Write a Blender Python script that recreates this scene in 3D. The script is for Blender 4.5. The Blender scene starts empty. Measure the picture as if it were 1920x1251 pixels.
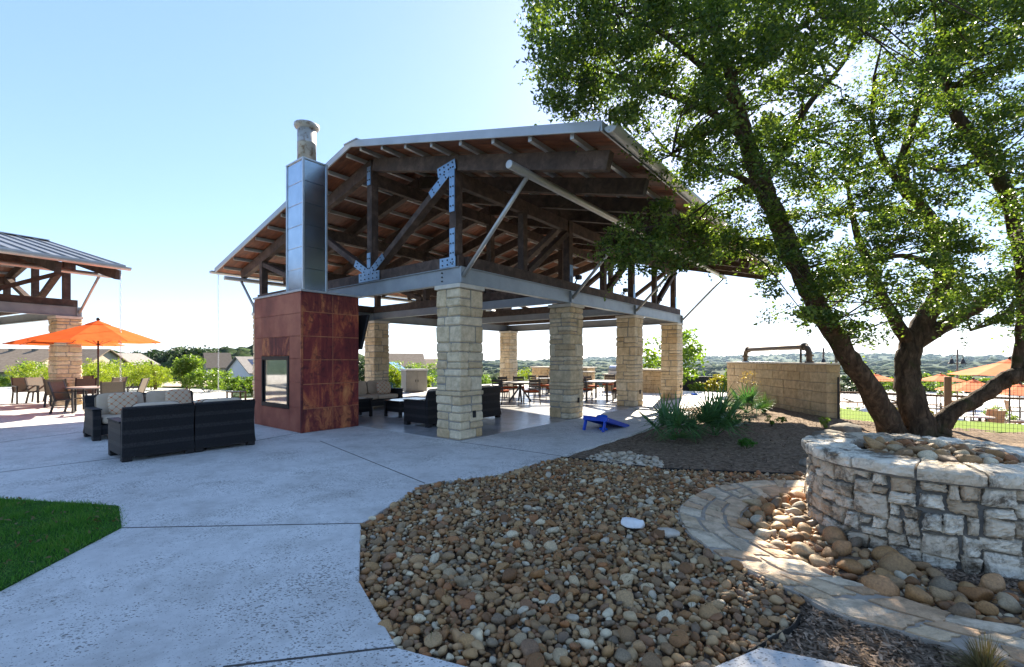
import bpy, bmesh, math, random
import numpy as np
from mathutils import Vector, Matrix
rad = math.radians
S = bpy.context.scene
COL = S.collection
# ------------------------------------------------------------------ camera
FPX, HY, CZ = 865.0, 674.4, 1.6          # focal length and horizon in pixels of the 1920 px photograph
cam_d = bpy.data.cameras.new('camera'); cam = bpy.data.objects.new('camera', cam_d); COL.objects.link(cam)
cam.location = (0, 0, CZ); cam.rotation_euler = (rad(90), 0, 0)
cam_d.sensor_width = 36; cam_d.lens = FPX / 1920 * 36
cam_d.shift_y = (HY - 625.5) / 1920
cam_d.clip_start = .05; cam_d.clip_end = 30000
S.camera = cam
# ------------------------------------------------------------------ sky, sun, exposure
SUN_AZ, SUN_EL = rad(22.1), rad(34.1)     # azimuth measured from +Y towards +X
W = bpy.data.worlds.new('World'); S.world = W; W.use_nodes = True
wn = W.node_tree; bg = wn.nodes['Background']
sky = wn.nodes.new('ShaderNodeTexSky'); sky.sky_type = 'NISHITA'; sky.sun_disc = False
sky.sun_elevation = SUN_EL; sky.sun_rotation = SUN_AZ
sky.altitude = 200; sky.air_density = 1.0; sky.dust_density = .35; sky.ozone_density = 6
gm_ = wn.nodes.new('ShaderNodeGamma'); gm_.inputs[1].default_value = .56      # softer glow round the sun, for every ray alike
hs_ = wn.nodes.new('ShaderNodeHueSaturation'); hs_.inputs['Saturation'].default_value = 1.22
wn.links.new(sky.outputs[0], gm_.inputs[0]); wn.links.new(gm_.outputs[0], hs_.inputs['Color'])
tn_ = wn.nodes.new('ShaderNodeMix'); tn_.data_type = 'RGBA'; tn_.blend_type = 'MULTIPLY'; tn_.inputs[0].default_value = 1; tn_.inputs[7].default_value = (.98, .925, .98, 1)
wn.links.new(hs_.outputs[0], tn_.inputs[6]); wn.links.new(tn_.outputs[2], bg.inputs[0]); bg.inputs[1].default_value = .15
sl = bpy.data.lights.new('sun', 'SUN'); sun = bpy.data.objects.new('sun', sl); COL.objects.link(sun)
sl.energy = 5.0; sl.angle = rad(.53); sl.color = (1, .90, .74)
sd = Vector((math.sin(SUN_AZ) * math.cos(SUN_EL), math.cos(SUN_AZ) * math.cos(SUN_EL), math.sin(SUN_EL)))
sun.rotation_euler = sd.to_track_quat('Z', 'Y').to_euler(); sun.location = sd * 60
S.view_settings.view_transform = 'Standard'; S.view_settings.look = 'None'
S.view_settings.exposure = 2.0; S.view_settings.gamma = 1
S.render.engine = 'CYCLES'
cy = S.cycles
cy.use_denoising = True; cy.denoiser = 'OPENIMAGEDENOISE'; cy.denoising_input_passes = 'RGB_ALBEDO_NORMAL'
cy.max_bounces = 8; cy.diffuse_bounces = 4; cy.glossy_bounces = 3; cy.transmission_bounces = 4; cy.transparent_max_bounces = 6
cy.volume_bounces = 0; cy.caustics_reflective = False; cy.caustics_refractive = False
cy.sample_clamp_indirect = 6

RND = random.Random(7)
NP = np.random.default_rng(11)
# ------------------------------------------------------------------ mapping helpers
TH = rad(38.6); OX, OY = -1.031, 9.10
RX, RY = math.sin(TH), math.cos(TH)        # pavilion u axis; v axis is (-RY, RX)
ROT = math.atan2(RY, RX)
def G(px, py, z=0.0):                      # pixel of the photograph -> point of the plane at height z
    Y = (CZ - z) * FPX / (py - HY)
    return ((px - 960) / FPX * Y, Y)
def at(px, py, Y):                         # pixel at a chosen distance
    return Vector(((px - 960) / FPX * Y, Y, CZ + (HY - py) / FPX * Y))
def UV(u, v): return (OX + u * RX - v * RY, OY + u * RY + v * RX)
def toUV(x, y): dx, dy = x - OX, y - OY; return (dx * RX + dy * RY, -dx * RY + dy * RX)
def face(dx, dy): return math.atan2(dy, dx) + math.pi / 2   # objects are built facing -Y
def inpoly(x, y, poly):
    c = False; n = len(poly)
    for i in range(n):
        x1, y1 = poly[i]; x2, y2 = poly[i - 1]
        if (y1 > y) != (y2 > y) and x < (x2 - x1) * (y - y1) / (y2 - y1) + x1: c = not c
    return c
def sstep(a, b, x): t = min(1, max(0, (x - a) / (b - a))); return t * t * (3 - 2 * t)
# ------------------------------------------------------------------ materials
def newmat(name):
    m = bpy.data.materials.new(name); m.use_nodes = True
    nt = m.node_tree; return m, nt, nt.nodes['Principled BSDF']
def nd(nt, t, **kw):
    n = nt.nodes.new(t)
    for k, v in kw.items():
        if k.startswith('i_'):
            key = k[2:]; key = int(key) if key.isdigit() else key.replace('_', ' ')
            n.inputs[key].default_value = v
        else: setattr(n, k, v)
    return n
def ramp(nt, fac, stops, interp='LINEAR'):
    r = nt.nodes.new('ShaderNodeValToRGB'); cr = r.color_ramp; cr.interpolation = interp
    while len(cr.elements) < len(stops): cr.elements.new(.5)
    for e, (p, c) in zip(cr.elements, stops): e.position = p; e.color = (c[0], c[1], c[2], 1)
    nt.links.new(fac, r.inputs[0]); return r.outputs[0]
def mix(nt, a, b, f, mode='MIX'):
    m = nt.nodes.new('ShaderNodeMix'); m.data_type = 'RGBA'; m.blend_type = mode
    for sock, val in ((m.inputs[0], f), (m.inputs[6], a), (m.inputs[7], b)):
        if isinstance(val, (int, float)): sock.default_value = val
        elif isinstance(val, tuple): sock.default_value = (val[0], val[1], val[2], 1)
        else: nt.links.new(val, sock)
    return m.outputs[2]
def coords(nt, scale=(1, 1, 1), rot=(0, 0, 0), kind='Object'):
    tc = nt.nodes.new('ShaderNodeTexCoord'); mp = nt.nodes.new('ShaderNodeMapping')
    mp.inputs['Scale'].default_value = scale; mp.inputs['Rotation'].default_value = rot
    nt.links.new(tc.outputs[kind], mp.inputs[0]); return mp.outputs[0]
def noise(nt, vec, scale, detail=4, rough=.55, dist=0):
    n = nd(nt, 'ShaderNodeTexNoise', i_Scale=scale, i_Detail=detail, i_Roughness=rough, i_Distortion=dist)
    nt.links.new(vec, n.inputs['Vector']); return n.outputs['Fac']
def bump(nt, b, h, dist=.01, strength=.6):
    bn = nd(nt, 'ShaderNodeBump', i_Strength=strength, i_Distance=dist)
    nt.links.new(h, bn.inputs['Height']); nt.links.new(bn.outputs[0], b.inputs['Normal'])
def pm(name, stops, scale=3.0, rough=.6, metal=0.0, bd=0.0, bscale=None, stretch=(1, 1, 1), island=0.0, spec=.5, kind='Object'):
    """noise-mottled surface, optionally with a tint per stone/plank"""
    m, nt, b = newmat(name); v = coords(nt, stretch, kind=kind)
    f = noise(nt, v, scale, 5, .6)
    c = ramp(nt, f, [(.3 + .4 * i / max(1, len(stops) - 1), s) for i, s in enumerate(stops)])
    if island:
        g = nd(nt, 'ShaderNodeNewGeometry')
        k = ramp(nt, g.outputs['Random Per Island'], [(0, (1 - island,) * 3), (1, (1 + island * .6,) * 3)])
        c = mix(nt, c, k, 1.0, 'MULTIPLY')
    nt.links.new(c, b.inputs['Base Color'])
    b.inputs['Roughness'].default_value = rough; b.inputs['Metallic'].default_value = metal
    b.inputs['Specular IOR Level'].default_value = spec if rough < .8 else .08
    if bd: bump(nt, b, noise(nt, v, bscale or scale * 6, 4), bd)
    return m
def leafmat(name, stops, trans=.45, tcol=(1.25, 1.35, .55), rough=.45, clump=1.2):
    m, nt, b = newmat(name)
    g = nd(nt, 'ShaderNodeNewGeometry'); v = coords(nt)
    n = noise(nt, v, clump, 2)
    a = nd(nt, 'ShaderNodeMath', operation='MULTIPLY_ADD', i_1=.65); nt.links.new(g.outputs['Random Per Island'], a.inputs[0])
    s = nd(nt, 'ShaderNodeMath', operation='MULTIPLY_ADD', i_1=.9, i_2=-.28); nt.links.new(n, s.inputs[0]); nt.links.new(s.outputs[0], a.inputs[2])
    c = ramp(nt, a.outputs[0], [(i / max(1, len(stops) - 1), q) for i, q in enumerate(stops)])
    nt.links.new(c, b.inputs['Base Color']); b.inputs['Roughness'].default_value = rough; b.inputs['Specular IOR Level'].default_value = .35
    t = nd(nt, 'ShaderNodeBsdfTranslucent'); nt.links.new(mix(nt, c, tcol, 1.0, 'MULTIPLY'), t.inputs[0])
    mx = nd(nt, 'ShaderNodeMixShader', i_0=trans); nt.links.new(b.outputs[0], mx.inputs[1]); nt.links.new(t.outputs[0], mx.inputs[2])
    nt.links.new(mx.outputs[0], nt.nodes['Material Output'].inputs[0]); return m

def mat_concrete(name, light, dark, speck=.5, rough=.75):
    m, nt, b = newmat(name); v = coords(nt)
    c = ramp(nt, noise(nt, v, .55, 6, .65), [(.3, dark), (.7, light)])
    c = mix(nt, c, ramp(nt, noise(nt, v, 9, 4, .7), [(.3, (.86, .86, .86)), (.7, (1.04, 1.04, 1.04))]), 1.0, 'MULTIPLY')
    c = mix(nt, c, ramp(nt, noise(nt, v, 1.7, 9, .74, .3), [(.36, (.74, .73, .71)), (.52, (1.0, 1.0, 1.0)), (.7, (1.08, 1.08, 1.08))]), .8, 'MULTIPLY')
    # pits and fallen leaf bits, denser in drifts
    vs0 = coords(nt, (1, 1.7, 1), (0, 0, .5)); wb = nd(nt, 'ShaderNodeTexNoise', i_Scale=14.0, i_Detail=3.0); nt.links.new(vs0, wb.inputs['Vector'])
    vs = mix(nt, vs0, wb.outputs['Color'], .055)
    vo = nd(nt, 'ShaderNodeTexVoronoi', i_Scale=27, i_Randomness=1); nt.links.new(vs, vo.inputs['Vector'])
    vo2 = nd(nt, 'ShaderNodeTexVoronoi', i_Scale=52, i_Randomness=1); nt.links.new(vs, vo2.inputs['Vector'])
    dr = ramp(nt, noise(nt, v, 1.1, 5, .7), [(.35, (.06,) * 3), (.65, (.38,) * 3)])
    lt = nd(nt, 'ShaderNodeMath', operation='LESS_THAN'); nt.links.new(vo.outputs['Distance'], lt.inputs[0]); nt.links.new(dr, lt.inputs[1])
    lt2 = nd(nt, 'ShaderNodeMath', operation='LESS_THAN'); nt.links.new(vo2.outputs['Distance'], lt2.inputs[0]); nt.links.new(dr, lt2.inputs[1])
    mxm = nd(nt, 'ShaderNodeMath', operation='MAXIMUM'); nt.links.new(lt.outputs[0], mxm.inputs[0]); nt.links.new(lt2.outputs[0], mxm.inputs[1])
    sf = nd(nt, 'ShaderNodeMath', operation='MULTIPLY'); nt.links.new(mxm.outputs[0], sf.inputs[0]); nt.links.new(ramp(nt, noise(nt, v, 38, 2), [(.32, (speck * .45,) * 3), (.55, (speck,) * 3)]), sf.inputs[1])
    c = mix(nt, c, (.07, .055, .04), sf.outputs[0])
    nt.links.new(c, b.inputs['Base Color']); b.inputs['Roughness'].default_value = rough
    bump(nt, b, noise(nt, v, 60, 3), .004, .4); return m

def mat_corten(name, s0):
    m, nt, b = newmat(name); v = coords(nt); vs = coords(nt, (1, 1, .25))
    n1 = noise(nt, vs, 2.2 + s0, 8, .72, .8); n2 = noise(nt, v, 5, 6, .7, 1.2)
    c = ramp(nt, n1, [(.38, (.125, .017, .019)), (.49, (.22, .032, .027)), (.56, (.42, .10, .042)), (.66, (.60, .23, .08))] if not s0 else [(.38, (.10, .018, .018)), (.48, (.20, .038, .028)), (.54, (.40, .12, .05)), (.64, (.56, .21, .08))])
    c = mix(nt, c, (.065, .012, .016), ramp(nt, n2, [(.36, (.8,) * 3), (.50, (0,) * 3)]))
    nt.links.new(c, b.inputs['Base Color']); b.inputs['Roughness'].default_value = .62; b.inputs['Specular IOR Level'].default_value = .35
    bump(nt, b, n2, .004, .35); return m

def mat_rock(name, per_object, stops=None):
    m, nt, b = newmat(name)
    if per_object: r = nd(nt, 'ShaderNodeObjectInfo').outputs['Random']
    else: r = nd(nt, 'ShaderNodeNewGeometry').outputs['Random Per Island']
    c = ramp(nt, r, stops or [(0, (0.165, 0.080, 0.030)), (.14, (0.308, 0.150, 0.054)), (.28, (0.396, 0.235, 0.100)), (.42, (0.220, 0.135, 0.068)), (.54, (0.440, 0.295, 0.152)), (.66, (0.341, 0.135, 0.043)), (.76, (0.182, 0.140, 0.094)), (.88, (0.506, 0.380, 0.224)), (.93, (0.660, 0.565, 0.392)), (1, (0.363, 0.320, 0.256))])
    v = coords(nt, kind='Object')
    c = mix(nt, c, ramp(nt, noise(nt, v, 14, 5, .65), [(.3, (.62, .60, .58)), (.7, (1.25, 1.2, 1.12))]), 1.0, 'MULTIPLY')
    nt.links.new(c, b.inputs['Base Color']); b.inputs['Roughness'].default_value = .62; b.inputs['Specular IOR Level'].default_value = .4
    bump(nt, b, noise(nt, v, 60, 4), .004, .5); return m

def mat_bark():
    m, nt, b = newmat('bark'); v = coords(nt, (1, 1, .35))
    n = noise(nt, v, 9, 6, .7, .6)
    c = ramp(nt, n, [(.30, (.022, .016, .011)), (.52, (.075, .052, .034)), (.72, (.17, .115, .075))])
    c = mix(nt, c, (.035, .045, .015), ramp(nt, noise(nt, coords(nt), 2.2, 4), [(.56, (0,) * 3), (.68, (.6,) * 3)]))
    nt.links.new(c, b.inputs['Base Color']); b.inputs['Roughness'].default_value = .9; b.inputs['Specular IOR Level'].default_value = .1
    vo = nd(nt, 'ShaderNodeTexVoronoi', i_Scale=20, feature='DISTANCE_TO_EDGE'); nt.links.new(v, vo.inputs['Vector'])
    bump(nt, b, mix(nt, n, vo.outputs['Distance'], .5), .045, .9); return m

def mat_wicker():
    m, nt, b = newmat('dark_wicker'); tc = nd(nt, 'ShaderNodeTexCoord')
    sx = nd(nt, 'ShaderNodeSeparateXYZ'); nt.links.new(tc.outputs['Object'], sx.inputs[0])
    md = nd(nt, 'ShaderNodeMath', operation='SINE'); q = nd(nt, 'ShaderNodeMath', operation='MULTIPLY', i_1=31.0); nt.links.new(sx.outputs[2], q.inputs[0]); nt.links.new(q.outputs[0], md.inputs[0])
    band = ramp(nt, md.outputs[0], [(.45, (.010, .009, .010)), (.6, (.026, .023, .023))])
    v = coords(nt)
    c = mix(nt, band, ramp(nt, noise(nt, v, 70, 2), [(.35, (.5,) * 3), (.65, (1.5,) * 3)]), 1.0, 'MULTIPLY')
    nt.links.new(c, b.inputs['Base Color']); b.inputs['Roughness'].default_value = .55; b.inputs['Specular IOR Level'].default_value = .3
    w1 = nd(nt, 'ShaderNodeTexWave', i_Scale=28, bands_direction='Z'); w2 = nd(nt, 'ShaderNodeTexWave', i_Scale=26, bands_direction='X'); w3 = nd(nt, 'ShaderNodeTexWave', i_Scale=26, bands_direction='Y')
    for w in (w1, w2, w3): nt.links.new(v, w.inputs['Vector'])
    h = mix(nt, mix(nt, w2.outputs['Fac'], w3.outputs['Fac'], .5), w1.outputs['Fac'], .5)
    bump(nt, b, h, .006, .8); return m

def mat_pillow():
    m, nt, b = newmat('lattice_pillow_cloth'); tc = nd(nt, 'ShaderNodeTexCoord')
    sx = nd(nt, 'ShaderNodeSeparateXYZ'); nt.links.new(tc.outputs['Object'], sx.inputs[0])
    def M_(op, a, bb):
        n = nd(nt, 'ShaderNodeMath', operation=op)
        for i, q in enumerate((a, bb)):
            if q is None: continue
            if isinstance(q, (int, float)): n.inputs[i].default_value = q
            else: nt.links.new(q, n.inputs[i])
        return n.outputs[0]
    X = M_('MULTIPLY', sx.outputs[0], 46); Z = M_('MULTIPLY', sx.outputs[2], 46)
    # ogee lattice: lines where cos x + cos z is near zero
    s = M_('ADD', M_('COSINE', X, None), M_('COSINE', Z, None))
    f = M_('LESS_THAN', M_('ABSOLUTE', s, None), .17)
    c = mix(nt, (.64, .50, .35), (.54, .17, .06), f)
    nt.links.new(c, b.inputs['Base Color']); b.inputs['Roughness'].default_value = .9; return m

def mat_wood(name, a, bcol, cc, rough=.7, grain=(6, 6, .6), isl=.25, scale=3.5):
    m, nt, b = newmat(name); v = coords(nt, grain, kind='Object')
    f = noise(nt, v, scale, 6, .65, .5)
    c = ramp(nt, f, [(.3, a), (.5, bcol), (.72, cc)])
    g = nd(nt, 'ShaderNodeNewGeometry')
    c = mix(nt, c, ramp(nt, g.outputs['Random Per Island'], [(0, (1 - isl,) * 3), (1, (1 + isl,) * 3)]), 1.0, 'MULTIPLY')
    c = mix(nt, c, ramp(nt, noise(nt, coords(nt), .9, 4), [(.4, (.72, .70, .70)), (.65, (1.1, 1.1, 1.1))]), 1.0, 'MULTIPLY')
    nt.links.new(c, b.inputs['Base Color']); b.inputs['Roughness'].default_value = rough
    bump(nt, b, f, .006, .5); return m

def mat_limestone(name, stops, stain):
    m, nt, b = newmat(name); v = coords(nt)
    g = nd(nt, 'ShaderNodeNewGeometry')
    c = ramp(nt, g.outputs['Random Per Island'], stops)
    c = mix(nt, c, ramp(nt, noise(nt, v, 7, 6, .7), [(.3, (.70, .67, .62)), (.68, (1.12, 1.12, 1.12))]), 1.0, 'MULTIPLY')
    if stain: c = mix(nt, c, (.085, .06, .035), ramp(nt, noise(nt, v, 3.2, 7, .78, .4), [(.47, (0,) * 3), (.60, (stain,) * 3)]))
    nt.links.new(c, b.inputs['Base Color']); b.inputs['Roughness'].default_value = .85
    bump(nt, b, noise(nt, v, 22, 6, .7), .022, .8); return m

MT = {}
def build_materials():
    M = MT
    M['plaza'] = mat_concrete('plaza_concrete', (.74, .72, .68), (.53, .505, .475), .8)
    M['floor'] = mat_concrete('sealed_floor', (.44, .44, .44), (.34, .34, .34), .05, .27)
    M['joint'] = pm('joint_filler', [(.06, .055, .05), (.12, .11, .10)], 8, .9)
    M['deck_conc'] = mat_concrete('pool_deck_concrete', (.62, .60, .56), (.52, .50, .47), .1)
    M['corten'] = mat_corten('rusted_steel', 0); M['rustline'] = pm('orange_rust_line', [(.22, .06, .03), (.50, .19, .08)], 5, .7); M['corten_even'] = pm('even_brown_rust', [(.20, .05, .030), (.31, .085, .05), (.42, .14, .08)], 1.6, .62, 0, .003, 14); M['corten2'] = mat_corten('rusted_steel_streaked', .8)
    M['galv'] = pm('galvanized_sheet', [(.40, .48, .56), (.52, .60, .68)], 4, .24, 1.0, .001, 12)
    M['galv_trim'] = pm('galvanized_trim', [(.45, .47, .49), (.58, .60, .62)], 6, .4, .8)
    M['flue'] = pm('rusting_flue', [(.52, .50, .47), (.45, .43, .40), (.16, .08, .035)], 9, .5, .3, .002, 30)
    M['steel'] = pm('grey_painted_steel', [(.21, .235, .26), (.28, .31, .335)], 2.5, .42, .25)
    M['plate'] = pm('bolted_plate', [(.17, .26, .36), (.25, .35, .46)], 5, .35, .8)
    M['bolt'] = pm('bolt_heads', [(.03, .03, .03), (.06, .06, .06)], 9, .5, .5)
    M['pipe'] = pm('pipe_steel', [(.38, .38, .37), (.48, .48, .47)], 3, .4, .45)
    M['beam'] = mat_wood('weathered_timber', (.038, .023, .017), (.080, .050, .037), (.15, .102, .077), .75, (1, 1, 1), .2, 5)
    M['ceil'] = mat_wood('stained_roof_boards', (.080, .027, .012), (.17, .056, .024), (.28, .10, .042), .6, (5, .5, 5), .32, 2.0)
    M['roofmetal'] = pm('standing_seam_metal', [(.20, .205, .21), (.27, .275, .28)], 1.5, .42, .6)
    M['fascia'] = pm('fascia_metal', [(.36, .37, .38), (.44, .45, .46)], 2, .4, .5)
    M['colstone'] = mat_limestone('cream_limestone', [(0, (.60, .45, .27)), (.35, (.72, .58, .38)), (.7, (.76, .64, .46)), (1, (.63, .44, .23))], .2)
    M['mortar'] = pm('mortar', [(.26, .235, .20), (.36, .33, .28)], 20, .95, 0, .004)
    M['capstone'] = pm('smooth_cap_stone', [(.55, .50, .42), (.66, .61, .53)], 6, .8, 0, .003)
    M['pitstone'] = mat_limestone('rough_white_limestone', [(0, (.56, .45, .32)), (.4, (.76, .67, .53)), (.75, (.82, .75, .62)), (1, (.50, .37, .24))], .95)
    M['pitmortar'] = pm('grey_mortar', [(.13, .12, .105), (.22, .205, .18)], 16, .95, 0, .006)
    M['flag'] = mat_limestone('flagstone', [(0, (.62, .45, .28)), (.35, (.74, .60, .43)), (.65, (.68, .49, .32)), (1, (.58, .36, .20))], .4)
    M['flagmortar'] = pm('path_mortar', [(.30, .25, .20), (.42, .36, .29)], 12, .95, 0, .005)
    M['wallstone'] = mat_limestone('tan_block', [(0, (.54, .40, .23)), (.5, (.62, .48, .30)), (1, (.57, .42, .25))], .3)
    M['rock'] = mat_rock('river_rock_mass', False); M['rock1'] = mat_rock('river_rock_single', True)
    M['palerock'] = mat_rock('pale_river_rock', False, [(0, (.36, .28, .19)), (.5, (.50, .43, .33)), (1, (.60, .54, .45))])
    M['whiterock'] = pm('white_limestone_lump', [(.62, .60, .58), (.78, .77, .75)], 9, .9, 0, .01, 30)
    M['slabrock'] = pm('tan_limestone_lump', [(.36, .30, .23), (.56, .50, .42)], 9, .9, 0, .01, 30)
    M['boulder'] = pm('grey_boulder', [(.16, .14, .115), (.30, .27, .22)], 5, .9, 0, .02, 18)
    M['mulch'] = pm('mulch_soil', [(.07, .048, .032), (.18, .13, .09), (.32, .24, .17)], 17, .95, 0, .03, 50)
    M['chip'] = pm('mulch_chip', [(.13, .085, .055), (.33, .24, .17)], 30, .9, 0, 0, None, (1, 1, 1), .85)
    M['soil'] = pm('bed_soil', [(.035, .025, .017), (.07, .05, .035)], 10, .95, 0, .01, 40)
    M['edging'] = pm('black_steel_edging', [(.015, .014, .013), (.03, .028, .026)], 8, .6, .3)
    M['turf'] = pm('turf_soil', [(.02, .06, .012), (.04, .10, .018)], 10, .95, 0, .01)
    M['grass'] = leafmat('grass_blade', [(.03, .11, .014), (.065, .20, .022), (.115, .27, .04), (.21, .26, .07)], .38, (1.1, 1.3, .5), .6, 3)
    M['strawgrass'] = leafmat('dry_grass_blade', [(.10, .075, .03), (.20, .155, .07), (.10, .13, .035)], .3, (1.2, 1.1, .6), .7, 3)
    M['strip'] = pm('sunny_turf', [(.11, .17, .02), (.17, .24, .03)], 8, .95, 0, .02, 40)
    M['bark'] = mat_bark()
    M['oak'] = leafmat('oak_leaves', [(.022, .046, .011), (.055, .098, .020), (.125, .175, .032), (.27, .31, .065)], .5)
    M['palm'] = leafmat('palm_frond', [(.05, .13, .055), (.09, .20, .08), (.16, .31, .10)], .3, (1.1, 1.3, .5), .3)
    M['yucca'] = leafmat('yucca_blade', [(.04, .09, .015), (.09, .16, .03)], .3)
    M['shrub_lime'] = leafmat('lime_shrub', [(.13, .19, .014), (.24, .30, .02), (.40, .44, .03)], .5, (1.15, 1.2, .5))
    M['shrub_mid'] = leafmat('green_shrub', [(.055, .11, .014), (.14, .22, .035), (.28, .36, .06)], .48)
    M['shrub_dark'] = leafmat('dark_evergreen', [(.012, .028, .010), (.026, .052, .016), (.05, .085, .022)], .3)
    M['shrub_bright'] = leafmat('bright_shrub', [(.02, .10, .008), (.045, .17, .012), (.08, .24, .02)], .4)
    M['shrub_gold'] = leafmat('golden_shrub', [(.12, .11, .015), (.26, .22, .03), (.34, .30, .05)], .45)
    M['flower'] = leafmat('yellow_bloom', [(.5, .30, .02), (.62, .42, .03)], .3)
    M['stem'] = pm('woody_stem', [(.05, .035, .022), (.11, .08, .05)], 12, .9)
    M['terrain'] = pm('wooded_hills', [(.014, .028, .010), (.028, .048, .014), (.055, .075, .022)], .045, .95, 0, 0)
    M['wood_mass'] = pm('far_canopy', [(.014, .030, .009), (.030, .054, .015), (.06, .085, .022)], .12, .95, 0, .6, .5, (1, 1, 1), .5)
    M['wicker'] = mat_wicker(); M['pillow'] = mat_pillow()
    M['cushion'] = pm('beige_cushion', [(.54, .42, .30), (.64, .51, .38)], 5, .9, 0, .002, 200)
    M['piping'] = pm('dark_piping', [(.10, .06, .04), (.14, .09, .06)], 9, .8)
    M['sling'] = pm('brown_sling', [(.085, .066, .045), (.12, .095, .068)], 40, .7, 0, .001, 200)
    M['bronze'] = pm('bronze_frame', [(.018, .014, .012), (.035, .028, .024)], 8, .4, .3)
    M['redcush'] = pm('rust_red_cushion', [(.27, .055, .02), (.36, .085, .032)], 8, .85)
    M['slat'] = pm('dark_slat', [(.025, .018, .014), (.045, .032, .025)], 8, .45)
    M['tabletop'] = pm('glossy_dark_top', [(.05, .042, .038), (.08, .07, .062)], 6, .14)
    M['greytop'] = pm('stone_tabletop', [(.26, .24, .22), (.36, .34, .31)], 12, .4)
    M['orange'] = pm('orange_canvas', [(.74, .125, .028), (.82, .16, .04)], 3, .85, 0, .002, 120)
    M['peach'] = pm('faded_orange_canvas', [(.80, .25, .11), (.86, .31, .15)], 3, .85)
    for k in ('orange', 'peach'):
        nt = MT[k].node_tree; b = nt.nodes['Principled BSDF']; t = nd(nt, 'ShaderNodeBsdfTranslucent')
        src = b.inputs['Base Color'].links[0].from_socket; nt.links.new(src, t.inputs[0])
        mx = nd(nt, 'ShaderNodeMixShader', i_0=.4); nt.links.new(b.outputs[0], mx.inputs[1]); nt.links.new(t.outputs[0], mx.inputs[2])
        nt.links.new(mx.outputs[0], nt.nodes['Material Output'].inputs[0])
    M['black'] = pm('black_plastic', [(.010, .010, .011), (.018, .018, .020)], 6, .5, 0, 0, None, (1, 1, 1), 0, .25)
    M['screen'] = pm('screen_glass', [(.006, .007, .010), (.010, .011, .014)], 2, .08)
    M['blue'] = pm('blue_paint', [(.012, .06, .46), (.02, .09, .58)], 5, .4, 0, .001, 60)
    M['bluebag'] = pm('blue_bag_cloth', [(.015, .09, .50), (.03, .13, .62)], 20, .85)
    M['teak'] = pm('teak', [(.30, .15, .06), (.42, .23, .10)], 10, .6, 0, 0, None, (1, 1, .2))
    M['postwood'] = pm('post_timber', [(.22, .12, .06), (.32, .19, .10)], 6, .7, 0, .003, 30, (4, 4, .4))
    M['brownpipe'] = pm('brown_iron_pipe', [(.10, .068, .048), (.17, .12, .085)], 6, .6, .3, .003, 30)
    M['wire'] = pm('dark_wire', [(.03, .028, .025), (.06, .055, .05)], 9, .5, .6)
    M['tilegrey'] = pm('grey_cabinet', [(.16, .155, .145), (.21, .205, .19)], 3, .55)
    M['cabtop'] = pm('grey_lid', [(.30, .31, .33), (.36, .37, .39)], 3, .45)
    M['stainless'] = pm('stainless_hood', [(.50, .51, .53), (.60, .61, .63)], 3, .3, .9)
    M['shingle'] = pm('brown_shingle', [(.16, .125, .095), (.24, .195, .15)], 3, .9, 0, .02, 8)
    M['shingle_grey'] = pm('grey_shingle', [(.20, .18, .165), (.27, .25, .23)], 3, .9, 0, .02, 8)
    M['sidewhite'] = pm('white_siding', [(.62, .64, .66), (.70, .72, .74)], 2, .8)
    M['sidetan'] = pm('tan_stone_siding', [(.38, .31, .23), (.50, .42, .33)], 2.5, .9)
    M['sideblue'] = pm('blue_siding', [(.05, .16, .30), (.07, .20, .36)], 2, .8)
    M['sidegrey'] = pm('blue_grey_siding', [(.27, .33, .37), (.34, .40, .44)], 2, .8)
    M['solar'] = pm('solar_panel', [(.02, .03, .06), (.05, .06, .10)], 2, .2)
    M['darkwin'] = pm('dark_window', [(.02, .025, .03), (.04, .05, .06)], 2, .15)
    M['carwhite'] = pm('white_car_paint', [(.72, .73, .75), (.78, .79, .80)], 2, .25)
    M['dirt'] = pm('pale_dirt', [(.34, .28, .20), (.46, .39, .30)], 2, .95)
    M['blackfence'] = pm('black_screen', [(.010, .010, .012), (.02, .02, .022)], 6, .7)
    M['towersteel'] = pm('mast_steel', [(.25, .25, .26), (.32, .32, .33)], .2, .6, .4)
    # fireplace glass mirrors the sunny terrace strongly
    m, nt, b = newmat('fireplace_glass'); b.inputs['Base Color'].default_value = (.30, .29, .27, 1)
    b.inputs['Metallic'].default_value = .75; b.inputs['Roughness'].default_value = .04
    vv = coords(nt); nt.links.new(ramp(nt, noise(nt, vv, 3, 3), [(.3, (.42, .40, .36)), (.7, (.56, .54, .49))]), b.inputs['Base Color']); M['glass'] = m
build_materials()
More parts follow.
